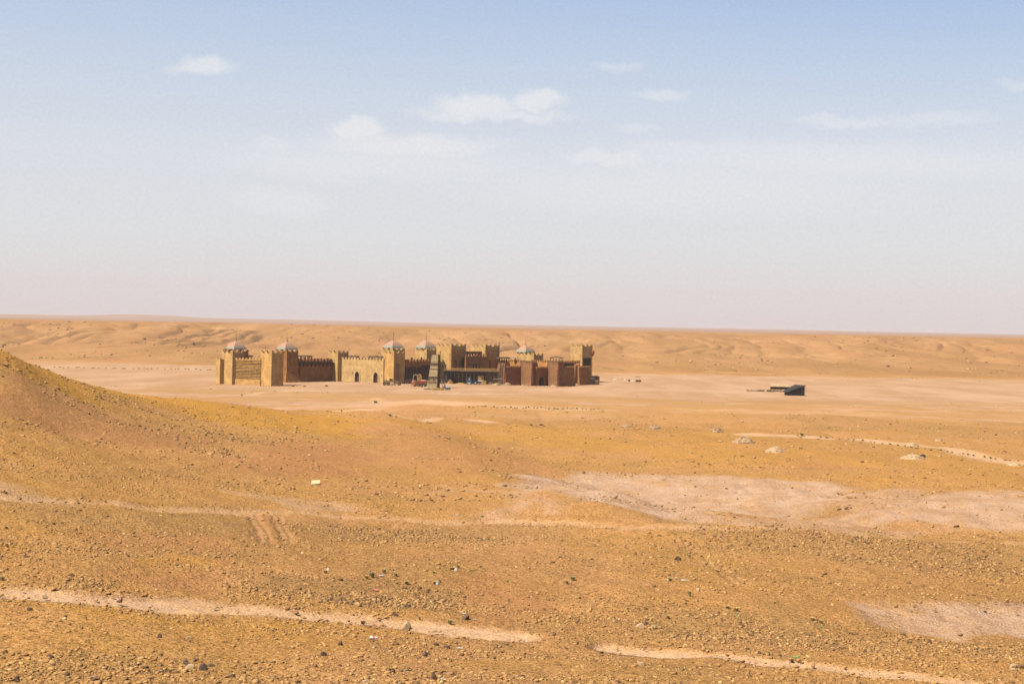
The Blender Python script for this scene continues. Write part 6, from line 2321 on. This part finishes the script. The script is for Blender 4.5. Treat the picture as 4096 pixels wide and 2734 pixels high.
def bottle(u, v, lpx, mat, label, rz, cap=M_RED, band=None):
    t = thing('plastic_bottle', label, 'bottle', (0, 0, 0), 0)
    k = place(t, u, v, rz, 0.04)
    L = lpx * k
    r_ = L * 0.14
    MB().cyl((-L / 2, 0, r_), (L * 0.25, 0, r_), r_, r_, 12).cyl((L * 0.25, 0, r_), (L * 0.43, 0, r_), r_, r_ * 0.35, 12).build('body', mat, t)
    MB().cyl((L * 0.43, 0, r_), (L * 0.5, 0, r_), r_ * 0.42, r_ * 0.42, 10).build('cap', cap, t)
    if band:
        MB().cyl((-L * 0.14, 0, r_), (L * 0.12, 0, r_), r_ * 1.04, r_ * 1.04, 12).build('wrapper', band, t)


bottle(1497, 2558, 36, M_WHITE, 'white plastic bottle with a pink band on the near slope', -0.1, M_TYRE, M_RED)
bottle(3184, 2634, 26, M_GREEN, 'bright green bottle beside the lower right road', -0.15, M_TYRE)
bottle(1529, 2307, 24, M_CLEAR, 'clear plastic bottle lying between the dark tufts', 0.35, M_WHITE)
bottle(2736, 2326, 24, M_CLEAR, 'clear plastic bottle right of the green tuft with white litter', -0.05, M_WHITE)


def scrap(u, v, wpx, hpx, mat, label, seed, upright=False, name='plastic_bag'):
    r = random.Random(seed)
    vs, fs = [], []
    n = 6
    for i in range(n + 1):
        for j in range(n + 1):
            x, y = i / n - 0.5, j / n - 0.5
            e = 1 - 0.3 * r.random() * (abs(x) + abs(y))
            vs.append((x * e, y * e * 0.7 if not upright else y * e * 0.25, (0.10 + r.uniform(0, 0.28) if not upright else (y + 0.5) * 1.0 + r.uniform(-.06, .06))))
    for i in range(n):
        for j in range(n):
            if (i in (0, n - 1)) and (j in (0, n - 1)):
                continue
            a = i * (n + 1) + j
            fs.append((a, a + n + 1, a + n + 2, a + 1))
    b = len(vs)
    vs += [(x_, y_, z_ - 0.05) for x_, y_, z_ in vs]
    fs += [tuple(b + q for q in f[::-1]) for f in list(fs)]
    o = MB().add(vs, fs).build(name, mat)
    k = place(o, u, v, r.uniform(-.3, .3), 0.02)
    o.scale = (wpx * k, wpx * k * 0.8, hpx * k * (1.6 if not upright else 1.0))
    return vadd(o, label, 'litter')


scrap(1502, 2362, 28, 9, M_RED, 'crumpled pink plastic bag on the stony patch', 1)
scrap(1840, 2594, 24, 8, M_WHITE, 'crumpled white litter on the near slope below the big brown boulder', 2)
scrap(1822, 2283, 11, 12, M_WHITE, 'upper white plastic bag caught in dry grass', 3, True)
scrap(1748, 2339, 11, 12, M_WHITE, 'lower white plastic bag caught in dry grass', 4, True)
scrap(1310, 2283, 9, 12, M_WHITE, 'leftmost white plastic bag caught in dry grass', 5, True)
scrap(2950, 2462, 18, 5, M_GREEN, 'flat green scrap on the stony bank', 6)
scrap(3286, 2508, 18, 5, M_GREEN, 'flat green scrap below the right olive tufts', 7)
scrap(2697, 2292, 10, 5, M_GREEN, 'tiny green scrap above the tuft with white litter', 8)
scrap(2673, 2322, 12, 9, M_WHITE, 'white litter at the foot of the green tuft', 9)
scrap(2706, 2312, 15, 5, M_CLEAR, 'thin pale scrap right of the green tuft', 10)
scrap(1855, 2455, 24, 8, M_CLEAR, 'translucent pale bag behind the big brown boulder', 11)
scrap(1898, 2480, 15, 7, M_CLEAR, 'pale scrap right of the big brown boulder', 12)
scrap(3388, 2223, 12, 5, M_WHITE, 'small white scrap on the gravel slope at right', 13)
scrap(3390, 1873, 10, 7, M_WHITE, 'pale blue white scrap on the reddish patch at right', 14)
scrap(593, 2424, 18, 5, M_WHITE, 'white scrap on the near edge of the dirt road at left', 15)
scrap(376, 2710, 12, 6, M_WHITE, 'white scrap at the bottom left', 16)
scrap(1655, 1958, 12, 6, M_NAVY, 'dark blue scrap on the slope left of the pale patches', 17)
scrap(1982, 2046, 14, 6, M_GREEN, 'greenish scrap at the left edge of the small pale patch', 18)
scrap(1828, 2060, 16, 4, M_CLEAR, 'pale scrap on the slope track left of the pale patches', 19)
scrap(4004, 1964, 12, 5, M_WHITE, 'white scrap above the right pale slope', 20)

# bent stick and brown rag bundle on the road
st = MB()
k = hit(482, 2380).y / FPX
pts = [(0, 0, 0), (-2, 0, 6), (-2, 0, 12), (1, 0, 17), (4, 0, 20)]
for a_, b_ in zip(pts, pts[1:]):
    st.cyl(Vector(a_) * k, Vector(b_) * k, 1.1 * k, 0.9 * k, 8)
o = st.build('bent_stick', M_ROCKB)
place(o, 482, 2378)
vadd(o, 'short bent stick poking up beside the dirt road at left', 'stick')
rg_ = thing('rag_bundle', 'brown rag bundle with a red strip lying on the dirt road at left', 'rag', (0, 0, 0))
k = place(rg_, 478, 2408)
r = random.Random(31)
m = MB()
for (x, z, sx_, sz_, mt_) in ((4, 6, 9, 5, 0), (-5, 5, 8, 3.5, 0), (8, 9, 3.5, 9, 0), (0, 2, 10, 2.5, 0)):
    V = [Vector(v_) * (1 + r.uniform(-.2, .2)) for v_ in subdiv(ICO_V, ICO_F)[0]]
    m.add([((v_.x * sx_ + x) * k, v_.y * 6 * k, (v_.z * sz_ + z) * k) for v_ in V], [tuple(f) for f in subdiv(ICO_V, ICO_F)[1]])
m.build('cloth', M_RAG, rg_)
MB().bar((-8 * k, -2 * k, 14 * k), (0, -2 * k, 12 * k), 4 * k, 2.4 * k).build('white_strip', M_WHITE, rg_)
MB().bar((-1 * k, -3 * k, 12.5 * k), (8 * k, -3 * k, 14 * k), 4 * k, 2.2 * k).build('red_strip', M_RED, rg_)

# ------------------------------------------------------------------ haze
hz = MB().box(-33000, 33000, -33000, 33000, -8, ZC + 32)
HM = bpy.data.materials.new('haze')
HM.use_nodes = True
HM.node_tree.nodes.clear()
hn = NT(HM.node_tree)
pv = hn.node('ShaderNodeVolumePrincipled')
pv.inputs['Color'].default_value = (0.55, 0.52, 0.53, 1)
pv.inputs['Density'].default_value = 7.5e-5
pv.inputs['Anisotropy'].default_value = 0.0
ho = hn.node('ShaderNodeOutputMaterial')
hn.l.new(pv.outputs[0], ho.inputs['Volume'])

o = hz.build('haze', HM)
vadd(o, 'pale dusty haze over the plain', 'haze', kind='stuff')
